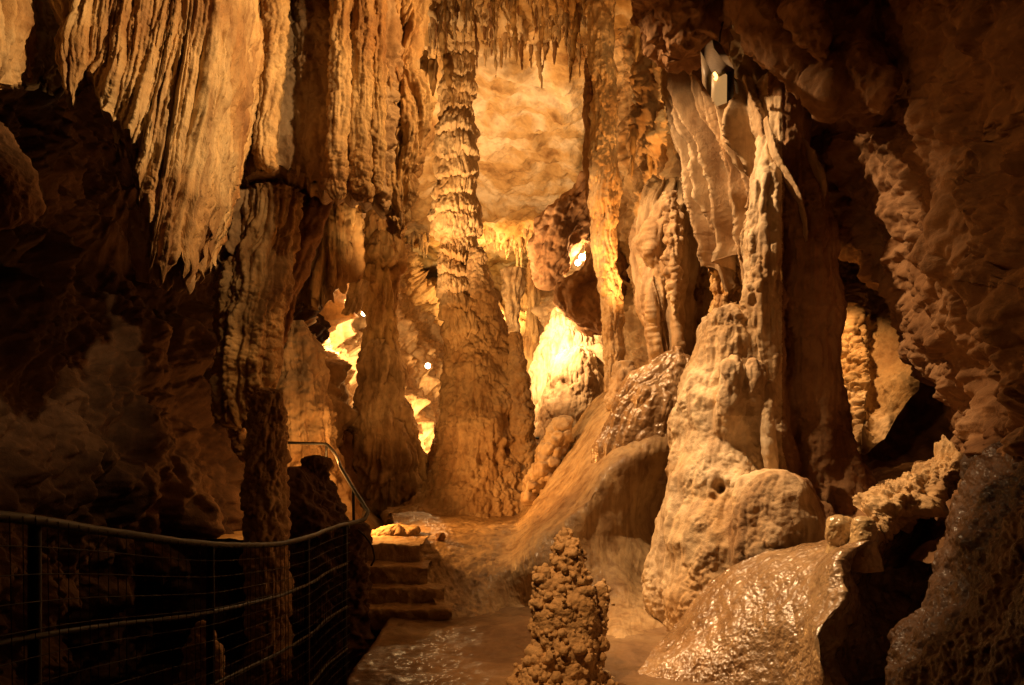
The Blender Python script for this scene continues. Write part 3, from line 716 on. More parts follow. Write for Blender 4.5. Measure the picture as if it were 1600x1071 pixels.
o = fused([slope, skirt, k1, k2, pillar, rib, trunk, dome, dome_tail], .0105, M['cream'], 'flowstone', [lumps(.03, .35, 3),
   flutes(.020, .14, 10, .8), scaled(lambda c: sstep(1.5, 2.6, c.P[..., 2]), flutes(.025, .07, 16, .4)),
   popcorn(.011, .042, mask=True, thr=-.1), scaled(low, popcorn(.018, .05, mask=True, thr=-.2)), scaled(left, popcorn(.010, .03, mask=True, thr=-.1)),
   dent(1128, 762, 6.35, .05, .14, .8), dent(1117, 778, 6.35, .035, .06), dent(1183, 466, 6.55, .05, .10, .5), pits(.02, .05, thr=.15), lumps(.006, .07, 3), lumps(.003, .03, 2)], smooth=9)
t = thing('flowstone_formation', 'huge melted flowstone formation with lit pillar, thumb knobs and dome, right half', 'flowstone', W(1140, 960, 6.5))
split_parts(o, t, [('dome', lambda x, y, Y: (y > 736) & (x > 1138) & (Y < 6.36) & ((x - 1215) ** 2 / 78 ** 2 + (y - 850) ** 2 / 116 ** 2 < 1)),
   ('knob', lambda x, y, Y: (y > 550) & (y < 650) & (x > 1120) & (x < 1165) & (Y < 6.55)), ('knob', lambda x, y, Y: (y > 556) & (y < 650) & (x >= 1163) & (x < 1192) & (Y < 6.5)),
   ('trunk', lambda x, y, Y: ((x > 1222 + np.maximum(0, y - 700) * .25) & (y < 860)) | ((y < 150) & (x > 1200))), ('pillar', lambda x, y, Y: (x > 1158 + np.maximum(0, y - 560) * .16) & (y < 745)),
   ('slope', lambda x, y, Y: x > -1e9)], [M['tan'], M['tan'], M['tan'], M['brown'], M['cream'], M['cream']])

# ---- diagonal folds high on the right
t = thing('drapery', 'fan of thin slanting folds below the small lamp case, upper right', 'drapery', W(1150, 400, 7.3), 'draperies on the right')
FL = [[(1046, 74), (1060, 150), (1076, 230), (1096, 300), (1108, 390), (1114, 470)], [(1064, 78), (1084, 150), (1108, 220), (1130, 290), (1146, 370), (1160, 450)], [(1096, 100), (1118, 170), (1146, 230), (1166, 290), (1178, 360), (1186, 440)],
      [(1134, 120), (1156, 190), (1180, 240), (1198, 290), (1206, 360), (1212, 440)], [(1182, 130), (1202, 210), (1226, 265), (1242, 310), (1250, 365), (1256, 440)], [(1226, 140), (1240, 210), (1254, 270), (1264, 320), (1272, 380), (1280, 450)]]
FY = [8.05, 7.75, 7.45, 7.2, 7.0, 7.05]
bk = [[(FL[u][v][0], FL[u][v][1], FY[u] + .06 * abs(v - 2)) for u in range(6)] for v in range(6)]
mk('folded_sheet', sheet(bk, [pleats(9, .24, power=.85, wob=.03), pleats(21, .04, seed=97, wob=.03), lumps(.07, .45, 2), popcorn(.012, .05, mask=True), flutes(.010, .05, 14), lumps(.005, .04, 2)], res=1.0, thick=.25, rag=lambda u, P: .14 * np.sin(np.pi * (4 * u + .3)) ** 2), 'tan', None, None, parent=t)
for pts, yy, r in [([(1196, 185), (1210, 240), (1234, 286), (1250, 322), (1257, 350), (1259, 378)], 6.74, .016)]:
    n = len(pts)
    mk('fold', sweep([(p[0], p[1], yy) for p in pts], [r * (.5 + .5 * math.sin(math.pi * min(1, (i + .6) / (n - .2)))) for i in range(n)], n=26, fine=150, aspect=5.0,
       disp=[lumps(.02, .12), lumps(.008, .05, 3), flutes(.008, .03, 14)]), 'tan', None, None, parent=t)
mk('hanging_boulder', tube([(-60, 1000, 1160), (0, 1001, 1150), (25, 1006, 1135), (48, 1012, 1120), (64, 1028, 1105), (76, 1040, 1090), (84, 1052, 1078)], 7.0, [lumps(.15, .5), crags(.09, .25), popcorn(.05, .12), lumps(.03, .08)], res=1.5), 'brown',
   'dark scaly rock mass hanging at the top edge left of the lamp case', 'boulder')
for pts, rr, lb in (([(1130, -60, 6.9), (1180, 5, 6.6), (1240, 72, 6.4), (1285, 120, 6.35), (1306, 146, 6.4)], [.2, .22, .2, .13, .02], 'long diagonal rock ridge hanging right of the lamp case'),
                    ([(1235, -60, 6.3), (1258, 10, 6.1), (1278, 60, 6.05), (1292, 98, 6.1)], [.14, .12, .09, .02], 'short pointed rock spur above the long diagonal ridge'),
                    ([(1300, 60, 6.3), (1345, 110, 6.1), (1375, 150, 6.0), (1384, 178, 6.0)], [.1, .13, .10, .02], 'drooping rock lip with tiny drips on the right wall')):
    mk('rock_ridge', sweep(pts, rr, n=70, fine=120, aspect=1.2, disp=[lumps(.09, .3), crags(.03, .12), lumps(.012, .05)]), 'brown', lb, 'rock')

# ---- popcorn wall inside the lit slot
nk = [[(1270, 370, 8.6), (1300, 370, 8.5), (1330, 370, 8.5), (1380, 370, 8.6), (1430, 380, 8.3), (1490, 400, 8.0)], [(1275, 460, 8.4), (1302, 460, 8.4), (1332, 460, 8.3), (1365, 460, 8.4), (1420, 460, 8.2), (1490, 470, 7.8)],
      [(1280, 560, 8.3), (1306, 560, 8.2), (1338, 560, 8.1), (1365, 560, 8.2), (1415, 560, 7.9), (1470, 545, 7.6)], [(1285, 650, 8.0), (1312, 650, 7.9), (1342, 650, 7.8), (1368, 640, 7.8), (1402, 610, 7.7), (1440, 580, 7.6)], [(1290, 740, 7.7), (1316, 735, 7.6), (1345, 725, 7.5), (1372, 700, 7.5), (1400, 655, 7.6), (1432, 610, 7.6)]]
mk('popcorn_wall', sheet(nk, [lumps(.10, .5), scaled(lambda c: sstep(.42, .28, c.u), popcorn(.13, .14)), scaled(lambda c: sstep(.45, .3, c.u), popcorn(.05, .06)), lumps(.02, .08)], res=1.1, thick=.3), 'coral', 'bright popcorn-covered rock face lit inside the narrow slot on the right', 'rock face')

# ---- wet foreground flowstone, bottom right
wf = [[(968, 1100, 5.15), (1062, 962, 5.75), (1115, 908, 5.85), (1200, 866, 5.75), (1290, 842, 5.55), (1372, 806, 5.35), (1430, 800, 5.6), (1500, 830, 5.9)],
      [(985, 1120, 4.9), (1075, 985, 5.35), (1130, 930, 5.4), (1210, 886, 5.3), (1285, 858, 5.15), (1366, 836, 5.0), (1400, 850, 5.6), (1490, 880, 5.8)],
      [(1010, 1140, 4.7), (1100, 1020, 4.95), (1150, 965, 4.95), (1222, 920, 4.85), (1276, 890, 4.75), (1312, 880, 4.75), (1352, 910, 5.5), (1470, 950, 5.6)],
      [(1040, 1160, 4.5), (1120, 1060, 4.65), (1170, 1005, 4.6), (1230, 960, 4.5), (1272, 935, 4.45), (1320, 928, 4.55), (1352, 985, 5.2), (1460, 1040, 5.3)],
      [(1070, 1180, 4.35), (1150, 1100, 4.35), (1195, 1050, 4.3), (1236, 1010, 4.2), (1262, 992, 4.2), (1276, 1000, 4.35), (1322, 1060, 4.9), (1450, 1120, 5.0)],
      [(1100, 1220, 4.2), (1180, 1160, 4.1), (1220, 1120, 4.0), (1246, 1085, 3.9), (1262, 1075, 3.95), (1290, 1085, 4.15), (1340, 1140, 4.5), (1450, 1200, 4.5)]]
for rw_ in wf: rw_.insert(6, ((rw_[5][0] * .62 + rw_[6][0] * .38), rw_[5][1] * .55 + rw_[6][1] * .45, rw_[5][2] * .72 + rw_[6][2] * .28))
wf = [[(p[0], p[1], wf[0][i][2] - (wf[0][i][2] - p[2]) * (.58 if i < 5 else .8)) for i, p in enumerate(rw_)] for rw_ in wf]
mk('flowstone', sheet(wf, [lumps(.045, .5, 2), flutes(.012, .22, 7, .9), scaled(lambda c: sstep(.46, .66, c.u), lumps(.05, .22, 3)), lumps(.008, .07, 3), lumps(.003, .03, 2, 4), pits(.010, .03, thr=.3)], res=1.0), 'wet',
   'shiny wet foreground flowstone bank sloping down to the bottom edge', 'flowstone')
for rws, yy, lb in (([(805, 1304, 1316), (810, 1296, 1324), (820, 1291, 1329), (835, 1291, 1330), (850, 1294, 1328), (865, 1290, 1332)], 5.25, 'round glossy knob on the crest of the wet foreground bank, leftmost of three'),
                ([(807, 1318, 1328), (812, 1312, 1334), (822, 1310, 1336), (840, 1310, 1338), (855, 1308, 1338)], 5.5, 'glossy knob mostly hidden behind its neighbours on the wet bank crest'),
                ([(808, 1342, 1356), (813, 1335, 1363), (825, 1331, 1367), (845, 1328, 1370), (865, 1324, 1374), (890, 1320, 1378)], 5.1, 'tall glossy knob at the right end of the wet bank crest')):
    mk('stalagmite', tube(rws, yy, [lumps(.012, .1), lumps(.003, .02, 2)], res=1.1), 'knob', lb, 'stalagmite', 'glossy knobs on the wet bank')
# popcorn ridge
pr = [[(1480, 690, 5.6), (1492, 700, 5.4), (1500, 715, 5.3), (1510, 740, 5.4)], [(1440, 715, 5.6), (1465, 725, 5.35), (1480, 745, 5.25), (1492, 780, 5.4)], [(1400, 745, 5.6), (1425, 765, 5.3), (1450, 785, 5.25), (1462, 815, 5.4)],
      [(1370, 770, 5.6), (1385, 790, 5.3), (1405, 810, 5.25), (1420, 835, 5.4)], [(1350, 800, 5.6), (1362, 812, 5.3), (1372, 825, 5.25), (1385, 850, 5.4)]]
mk('popcorn_ridge', sheet(pr, [lumps(.13, .25), popcorn(.022, .034), popcorn(.008, .018), lumps(.02, .06)], res=.9, thick=.35), 'coral', 'low ridge crusted with small popcorn beads behind the glossy knobs', 'ridge')
# flowstone bank at the right edge, its shade put into a darker colour
rb = [[(1380, 1240, 3.7), (1440, 920, 4.75), (1478, 800, 5.1), (1515, 705, 5.3), (1570, 690, 4.9), (1640, 660, 4.3), (1800, 640, 3.4)],
      [(1330, 1280, 3.5), (1420, 960, 4.4), (1490, 840, 4.6), (1530, 760, 4.6), (1580, 720, 4.4), (1660, 690, 3.9), (1830, 680, 3.1)],
      [(1340, 1320, 3.4), (1440, 1020, 3.95), (1510, 900, 4.1), (1560, 820, 4.0), (1620, 770, 3.8), (1700, 740, 3.4), (1870, 730, 2.8)],
      [(1380, 1360, 3.2), (1470, 1100, 3.5), (1540, 990, 3.5), (1600, 910, 3.4), (1660, 850, 3.2), (1750, 820, 2.9), (1900, 800, 2.4)],
      [(1450, 1500, 2.9), (1540, 1250, 3.0), (1600, 1140, 3.0), (1660, 1060, 2.9), (1720, 1000, 2.7), (1800, 960, 2.4), (1950, 920, 2.0)]]
mk('flowstone', sheet(rb, [lumps(.12, .55, 5), lumps(.014, .08, 4), popcorn(.012, .05, mask=True), pits(.025, .07, thr=.05), lumps(.005, .025, 2)], res=1.3), 'wet_shaded', 'dark glinting flowstone bank filling the lower right corner', 'flowstone')

# ---- coral stalagmite in the foreground
core = tube([(834, 876, 888), (842, 870, 897), (860, 864, 905), (885, 862, 914), (910, 858, 918), (940, 842, 925), (980, 838, 932), (1030, 834, 938), (1065, 830, 942), (1085, 828, 944)], 5.1, [lumps(.03, .15)], res=2.2)
pcs = [core, tube([(893, 842, 854), (898, 838, 862), (920, 835, 870), (960, 832, 885), (990, 832, 890)], 5.05, [lumps(.02, .1)], res=2.2),
       tube([(909, 934, 943), (914, 931, 947), (940, 931, 949), (970, 928, 948), (1000, 920, 946)], 5.12, [lumps(.015, .08)], res=2.2),
       tube([(1020, 828, 850), (1040, 820, 860), (1060, 810, 900), (1078, 796, 960), (1095, 788, 980)], 5.0, [lumps(.02, .1)], res=2.2)]
allv = np.concatenate([p[0] for p in pcs]); r2 = np.random.default_rng(4)
for i in r2.integers(0, len(allv), 210):                               # clusters of knobs of very different size
    p = allv[i]; k = sstep(1.1, .3, p[2]); R = r2.uniform(.02, .05) * (.7 + .7 * k)
    for q in range(int(4 + 9 * r2.random())):
        v = r2.normal(0, 1, 3); v /= np.linalg.norm(v)
        pcs.append(ball(p + v * R * r2.uniform(.4, 1), (.006 + .022 * r2.random() ** 2.2) * (.8 + .5 * k), 10))
for i in r2.integers(0, len(allv), 1500): pcs.append(ball(allv[i] + r2.normal(0, .006, 3), r2.uniform(.007, .016), 8))
o = fused(pcs, .0048, M['coral'], 'stalagmite', [popcorn(.005, .018)], smooth=2)
tag(o, 'knobbly coral-like stalagmite standing alone on the path in the foreground', 'stalagmite')

# ---- hanging masses, upper left
t = thing('drapery', 'massive ribbed hanging block of draperies, top centre-left', 'drapery', W(520, 200, 6.6), 'draperies on the left')
bb = [[(352, -70, 7.0), (400, -70, 6.6), (450, -70, 6.75), (500, -70, 6.7), (560, -70, 6.6), (610, -70, 6.7), (655, -70, 7.1)],
      [(360, 40, 7.0), (405, 40, 6.6), (452, 40, 6.75), (502, 40, 6.7), (560, 40, 6.6), (600, 40, 6.7), (640, 40, 7.1)],
      [(366, 140, 7.0), (405, 150, 6.6), (452, 150, 6.75), (502, 150, 6.7), (560, 160, 6.6), (600, 160, 6.7), (635, 150, 7.1)],
      [(372, 230, 7.0), (408, 215, 6.6), (455, 215, 6.75), (503, 230, 6.7), (560, 240, 6.6), (600, 250, 6.7), (630, 240, 7.1)],
      [(385, 295, 7.0), (410, 262, 6.7), (460, 268, 6.8), (500, 296, 6.75), (560, 306, 6.7), (600, 330, 6.8), (622, 345, 7.1)]]
mk('body', sheet(bb, [flutes(.07, .22, 14, .4), lumps(.05, .3), popcorn(.05, .09, mask=True), popcorn(.018, .04, mask=True), lumps(.012, .04, 2)], res=1.4, thick=1.5,
   rag=lambda u, P: .05 * np.abs(perlin(np.stack([u * 17, 0 * u, 0 * u], -1), 4)) * 2), 'tan', None, None, parent=t)
for rws, yy in (([(-60, 412, 452), (60, 409, 448), (140, 404, 440), (210, 398, 434), (245, 398, 430), (258, 402, 428), (264, 408, 424)], 6.5),
                ([(-60, 518, 548), (80, 516, 547), (180, 513, 545), (260, 512, 541), (292, 514, 540), (306, 518, 536), (312, 522, 530)], 6.45),
                ([(-60, 548, 586), (80, 547, 583), (180, 546, 580), (250, 545, 578), (290, 547, 582), (306, 552, 580), (314, 560, 575)], 6.55),
                ([(-60, 580, 604), (60, 578, 602), (200, 578, 600), (270, 580, 598), (300, 583, 596)], 6.6)):
    mk('rib', tube(rws, yy, [lumps(.02, .12), popcorn(.02, .05, mask=True), flutes(.02, .06, 16), lumps(.006, .025, 2)], res=1.2), 'ochre', None, None, parent=t)
mk('curtain', tube([(-60, 590, 668), (30, 592, 660), (80, 594, 646), (104, 592, 640), (114, 588, 646), (135, 586, 658), (165, 585, 668), (195, 588, 669), (235, 592, 660), (290, 596, 646), (330, 602, 640), (352, 610, 636), (368, 618, 630)], 6.95,
   [flutes(.09, .09, 8, .6), flutes(.03, .04, 8), lumps(.04, .2), lumps(.008, .03, 2), pits(.08, .16, stretch=3, thr=.05)], res=1.2, ratio=.8, rag=.12), 'ochre', None, None, parent=t)
r3 = np.random.default_rng(8)
for i in range(26):
    px = r3.uniform(440, 632); py = np.interp(px, [385, 410, 460, 500, 560, 600, 632], [290, 262, 270, 298, 308, 330, 350]) - 6
    L_ = r3.uniform(6, 20); yy = 6.75 + r3.uniform(-.1, .6)
    mk('drip', sweep([(px, py - 8, yy), (px, py + L_ * .4, yy), (px + r3.uniform(-1, 1), py + L_, yy)], [.02, .013, .002], n=8, sub=6, disp=[lumps(.006, .04, 2)]), 'tan', None, None, parent=t)

# main lit curtain, far upper left
cu = [[(60, -80), (132, -80), (170, -80), (215, -80), (262, -80), (312, -80), (356, -80), (384, -80), (398, -80)],
      [(72, -20), (128, -20), (165, -10), (206, 0), (250, 10), (304, 20), (352, 30), (384, 40), (394, 50)],
      [(80, 10), (124, 45), (158, 50), (196, 80), (236, 90), (292, 110), (342, 125), (376, 130), (388, 130)],
      [(88, 30), (118, 100), (148, 90), (184, 130), (222, 150), (272, 220), (322, 230), (356, 230), (374, 220)],
      [(92, 42), (114, 135), (138, 100), (174, 160), (212, 190), (250, 340), (298, 345), (332, 330), (350, 300)],
      [(96, 52), (110, 168), (132, 112), (166, 180), (202, 215), (236, 440), (280, 452), (308, 440), (330, 380)]]
dep = [4.9, 4.85, 4.9, 4.95, 5.0, 5.1, 5.25, 5.6, 6.7]
cuy = [[(p[0], p[1], dep[i]) for i, p in enumerate(r)] for r in cu]
t = thing('drapery', 'broad golden flowstone curtain with sloping pleats, upper left', 'drapery', W(240, 300, 5.4), 'draperies on the left')
mk('curtain', sheet(cuy, [flutes(.05, .12, 18, .35), flutes(.016, .045, 14), lumps(.06, .4), scaled(lambda c: sstep(.55, .95, c.v), popcorn(.03, .06, mask=True, thr=-.2)), lumps(.007, .025, 2)], res=1.3, thick=.45,
   rag=lambda u, P: .17 * np.abs(perlin(np.stack([u * 16, 0 * u, 0 * u], -1), 4)) * 2 + .10 * np.abs(perlin(np.stack([u * 43, 0 * u, 0 * u], -1), 6)) * 2), 'ochre', None, None, parent=t)
for g_, sd in (([[(150, 60, 5.35), (190, 70, 5.3), (240, 90, 5.4), (300, 120, 5.6)], [(172, 150, 5.3), (205, 160, 5.2), (250, 190, 5.3), (300, 210, 5.6)], [(186, 210, 5.3), (212, 222, 5.2), (250, 240, 5.3), (296, 250, 5.6)], [(192, 240, 5.3), (214, 252, 5.2), (248, 270, 5.3), (290, 280, 5.6)]], 3),
              ([[(205, 200, 5.5), (240, 210, 5.4), (285, 220, 5.5), (340, 230, 5.8)], [(218, 280, 5.5), (245, 290, 5.4), (290, 300, 5.5), (336, 310, 5.8)], [(222, 320, 5.5), (246, 330, 5.4), (290, 340, 5.5), (330, 350, 5.8)], [(226, 345, 5.5), (246, 356, 5.4), (286, 366, 5.5), (322, 370, 5.8)]], 5),
              ([[(205, 330, 5.7), (235, 330, 5.6), (280, 330, 5.6), (335, 320, 5.9)], [(208, 385, 5.7), (238, 388, 5.6), (282, 390, 5.6), (330, 370, 5.9)], [(212, 420, 5.7), (240, 428, 5.6), (284, 436, 5.6), (322, 410, 5.9)], [(216, 436, 5.7), (242, 446, 5.6), (284, 456, 5.6), (314, 436, 5.9)]], 7)):
    mk('tier', sheet(g_, [flutes(.05, .09, 10), lumps(.04, .2), popcorn(.02, .05, mask=True), lumps(.007, .03, 2)], res=1.3, thick=.3,
       rag=lambda u, P: .25 * np.abs(perlin(np.stack([u * 7, 0 * u, 0 * u], -1), sd)) * 2 + .15 * np.abs(perlin(np.stack([u * 19, 0 * u, 0 * u], -1), sd)) * 2), 'ochre', None, None, parent=t)
for px, py, L_, w in ((108, 150, 22, .02), (64, 18, 10, .012), (214, 238, 28, .014), (220, 238, 18, .012), (226, 345, 18, .014), (247, 350, 14, .018), (254, 352, 14, .018), (165, 175, 12, .016), (140, 128, 14, .012), (262, 440, 14, .03), (296, 445, 16, .03), (280, 448, 10, .03), (190, 238, 10, .012)):
    mk('drip', sweep([(px, py - 14, 5.35), (px, py + L_ * .4, 5.35), (px, py + L_, 5.35)], [w * 1.4, w, .003], n=9, sub=6, disp=[lumps(.006, .04, 2)]), 'cream', None, None, parent=t)
lob = [[(-110, -80, 4.2), (-40, -80, 4.35), (14, -80, 4.6), (60, -80, 5.1)], [(-110, 20, 4.2), (-40, 20, 4.3), (12, 20, 4.55), (52, 20, 5.1)], [(-110, 80, 4.2), (-40, 90, 4.3), (8, 94, 4.55), (46, 76, 5.1)], [(-110, 120, 4.2), (-40, 122, 4.35), (6, 132, 4.6), (40, 104, 5.1)]]
mk('drapery', sheet(lob, [flutes(.08, .12, 12), lumps(.04, .2), lumps(.007, .03, 2)], res=1.4, thick=.35, rag=lambda u, P: .12 * np.abs(perlin(np.stack([u * 8, 0 * u, 0 * u], -1), 4)) * 2), 'ochre',
   'short golden drapery cut by the left edge of the picture', 'drapery', 'draperies on the left')
lo2 = [[(25, 0, 6.2), (50, 0, 6.0), (75, 0, 6.0), (110, 10, 6.2)], [(28, 60, 6.2), (50, 60, 5.95), (75, 60, 5.95), (105, 60, 6.2)], [(30, 105, 6.2), (48, 110, 6.0), (70, 120, 6.0), (95, 130, 6.2)], [(34, 128, 6.2), (48, 132, 6.05), (68, 132, 6.05), (88, 160, 6.2)]]
mk('drapery', sheet(lo2, [flutes(.07, .1, 8), lumps(.05, .15), popcorn(.03, .06), lumps(.01, .03, 2)], res=1.4, thick=.3, rag=lambda u, P: .3 * np.abs(perlin(np.stack([u * 9, 0 * u, 0 * u], -1), 4)) * 2), 'grey',
   'small grey fringe hanging in shadow behind the golden curtains', 'drapery', 'draperies on the left')
mk('rock_outcrop', tube([(190, -90, 4), (225, -90, 14), (258, -90, 32), (285, -90, 41), (305, -90, 42), (322, -90, 34), (335, -90, 22), (350, -90, -5)], 3.7, [lumps(.08, .4), crags(.02, .12), lumps(.01, .04)], res=1.5), 'brown',
   'rounded rock nose poking in at the left edge below the curtains', 'rock')

# blunt hanging pillar below the block
t = thing('stalactite', 'huge blunt-ended hanging pillar with stepped tiers, left of centre', 'stalactite', W(390, 660, 7.2))
mk('upper_tier', tube([(240, 350, 460), (285, 340, 455), (320, 338, 448), (352, 334, 440), (392, 332, 436), (412, 338, 432), (436, 340, 430), (440, 348, 424)], 7.35, [flutes(.07, .12, 6), tiers(.1, .35, drip=.9), popcorn(.03, .09, mask=True), lumps(.05, .2), lumps(.01, .04, 2)], res=1.3, rag=.12), 'tan', None, None, parent=t)
mk('lower_tier', tube([(300, 385, 466), (380, 378, 452), (430, 355, 446), (480, 350, 438), (540, 346, 431), (600, 342, 424), (645, 341, 416), (655, 344, 412), (660, 352, 404)], 7.2, [flutes(.06, .1, 14), tiers(.03, .6), popcorn(.03, .055, mask=True, thr=-.3), lumps(.04, .25), lumps(.008, .03, 2)], res=1.3, rag=.06), 'ochre', None, None, parent=t)
mk('stalactite', sweep([(498, 290, 7.6), (478, 360, 7.5), (452, 440, 7.5), (436, 520, 7.5), (428, 580, 7.6)], [.15, .14, .11, .07, .03], n=60, fine=220, disp=[flutes(.04, .1, 10), lumps(.03, .15), lumps(.006, .03, 2)]), 'brown',
   'dark slanting stalactite blade under the ribbed hanging block', 'stalactite')
mk('stalactite', tube([(658, 362, 388), (670, 362, 388), (690, 366, 388), (705, 372, 387), (716, 378, 386), (722, 381, 384)], 7.9, [popcorn(.05, .09), lumps(.05, .15)], res=1.3), 'ochre', 'small orange-lit rock tip just under the blunt hanging pillar', 'stalactite')
mk('column', tube([(612, 408, 434), (625, 399, 440), (660, 392, 443), (720, 387, 443), (770, 386, 444), (830, 386, 446), (890, 390, 448), (960, 392, 450), (1060, 390, 452)], 6.4, [flutes(.03, .06, 4), popcorn(.022, .05), tiers(.02, .2), lumps(.03, .2)], res=1.4), 'tan',
   'dark warty stalagmite post rising behind the wire fence', 'column')
mk('stalagmite', tube([(505, 446, 476), (530, 440, 490), (570, 436, 500), (620, 433, 510), (680, 432, 520), (740, 430, 536), (800, 428, 552), (830, 428, 556)], 10, [lumps(.1, .4), flutes(.07, .16), popcorn(.05, .1, mask=True), lumps(.015, .05, 2)], res=1.5), 'tan',
   'steep lit flowstone cone behind the dark boulders at left', 'stalagmite')
fr = [[(470, 300, 11.2), (505, 300, 10.9), (535, 310, 10.9), (566, 320, 11.2)], [(470, 370, 11.2), (505, 370, 10.8), (535, 370, 10.8), (566, 370, 11.2)], [(472, 420, 11.2), (503, 430, 10.8), (530, 420, 10.9), (562, 410, 11.3)], [(474, 480, 11.2), (500, 486, 10.9), (525, 455, 11.0), (558, 430, 11.4)]]
mk('drapery', sheet(fr, [flutes(.16, .18, 12, .4), flutes(.06, .07, 10), lumps(.06, .3), tiers(.06, .6)], res=1.3, thick=.4, rag=lambda u, P: .2 * np.abs(perlin(np.stack([u * 14, 0 * u, 0 * u], -1), 4)) * 2), 'ochre',
   'orange pleated drapery hanging left of the dim tiered column', 'drapery', 'draperies on the left')
mk('drapery', sheet([[(548, 440, 12.0), (562, 436, 11.9), (576, 440, 12.0)], [(540, 470, 12.0), (556, 470, 11.9), (570, 470, 12.0)], [(534, 492, 12.0), (544, 494, 11.9), (556, 488, 12.0)]], [flutes(.06, .07, 8), lumps(.03, .1)], res=1.1, thick=.15,
   rag=lambda u, P: .2 * np.abs(perlin(np.stack([u * 9, 0 * u, 0 * u], -1), 4)) * 2), 'cream', 'small drapery glowing white-hot in lamplight left of the dim column', 'drapery', 'draperies on the left')

# dark boulders by the stairs
for rws, yy, lb in (([(716, 478, 500), (724, 472, 508), (745, 470, 511), (765, 462, 520), (800, 450, 530), (860, 440, 540), (960, 440, 540)], 7.4, 'dark block-shaped boulder topped by a square knob behind the fence'),
                    ([(744, 440, 470), (756, 430, 495), (790, 428, 520), (850, 430, 540), (960, 430, 540)], 7.2, 'low dark boulder at the foot of the warty stalagmite post'),
                    ([(822, 540, 556), (830, 532, 566), (860, 530, 574), (900, 530, 580), (950, 530, 578), (990, 528, 572), (1030, 525, 566)], 6.75, 'dark rough rock flanking the left side of the steps')):
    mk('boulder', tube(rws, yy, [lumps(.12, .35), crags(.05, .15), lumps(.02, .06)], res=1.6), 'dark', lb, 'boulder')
mk('stalagmite', tube([(972, 313, 323), (978, 306, 330), (990, 299, 337), (1010, 293, 341), (1040, 289, 344), (1080, 285, 348), (1180, 280, 352)], 3.9, [lumps(.03, .15), popcorn(.008, .03), lumps(.006, .03, 2)], res=1.3), 'tan',
   'smooth bullet-shaped stalagmite down in the pit behind the fence', 'stalagmite')

# small rocks on the plateau
mk('rock', tube([(836, 682, 692), (838, 680, 695), (842, 680, 696), (846, 682, 694)], 8.2, [lumps(.03, .08)], res=.8), 'brown', 'small flat stone lying on the plateau above the steps', 'rock')
mk('rock', tube([(824, 606, 640), (826, 596, 650), (831, 584, 656), (838, 578, 652), (846, 580, 640)], 8.6, [lumps(.03, .12), pits(.05, .1, thr=-.2), popcorn(.02, .05)], res=1.0), 'mud', 'low rough hump of flowstone at the head of the steps', 'rock')

# ---- stalactites along the ceiling lip
def stal(px, py, y, L_, w, mat, lb, grp):
    x0, _, z0 = W(px, py, y); bend = rs.normal(0, .02 + .03 * L_)
    pts = [(x0, y + .05, z0 + .25), (x0, y, z0), (x0 + bend * .4, y, z0 - L_ * .45), (x0 + bend, y, z0 - L_)]
    mk('stalactite', sweep(pts, [w * 1.5, w * 1.2, w * .55, .004], n=14, fine=max(24, int(L_ * 60)), world=True, disp=[flutes(.018, .04, 6), lumps(.02, .1), lumps(.008, .04, 2)]), mat, lb, 'stalactite', grp)
rs = np.random.default_rng(21)
def zc(px, y):
    x = (px - CX) * y / F; return float(zceil(np.array([[x]]), np.array([[y]]))[0, 0])
for px, y, L_, w, lb in ((773, 10.6, 1.0, .035, 'long pale needle stalactite right of the banded column top'), (800, 10.5, .85, .055, 'thick dark stalactite hanging mid ceiling lip'), (900, 10.6, .9, .06, 'long dark stalactite left of the slender orange column'), (690, 10.9, .9, .07, 'orange stalactite hanging just left of the banded column top'),
                      (846, 10.6, .5, .06, 'lone medium stalactite in the middle right of ceiling lip'), (1000, 9.6, 1.2, .12, 'stout orange stalactite against the rough lit back wall')):
    z = zc(px, y); stal(px, HY + (CZ - z) * F / y, y, L_, w, 'cream' if 'pale' in lb else 'ochre', lb, 'stalactites of the ceiling lip')
for i in range(230):
    px = rs.uniform(668, 955); y = rs.uniform(9.9, 11.7)
    if abs(px - 718) < 26: y = rs.uniform(9.9, 10.9)
    z = zc(px, y); L_ = rs.gamma(2.0, .10) + .06; w = .012 + .032 * rs.random() ** 1.5 * min(1, L_ / .3)
    stal(px, HY + (CZ - z) * F / y, y, L_, w, ['ochre', 'tan', 'cream', 'brown'][i % 4], 'one of many thin stalactites bristling from the ceiling lip', 'stalactites of the ceiling lip')
for i in range(60):
    px = rs.uniform(635, 845); y = 20.8 + rs.normal(0, .25)
    if 672 < px < 755: continue
    z = zc(px, y); stal(px, HY + (CZ - z) * F / y, y, rs.gamma(2, .13) + .05, .03 + .05 * rs.random(), 'tan', 'one of the tiny distant stalactites fringing the far vault edge', 'stalactites of the far vault')
for px, py, L_, w in ((700, 115, .45, .06), (662, 110, .5, .05), (676, 125, .4, .06), (990, 225, .45, .05), (1016, 235, .35, .05), (1042, 240, .4, .05)):
    stal(px, py, 10.3 if px < 800 else float(np.interp(px, [955, 1000, 1060], [10.9, 10.25, 9.35])), L_, w * .7, 'ochre', 'one of the orange stalactites on the walls beside the vault', 'stalactites on the vault walls')
# soda straws of the far vault
for px, L_ in ((808, 1.6), (814, .9), (757, .7), (642, .8)):
    stal(px, 400, 22.5, L_, .03, 'cream', 'one of the thread-thin straw stalactites in the far vault', 'straws of the far vault')

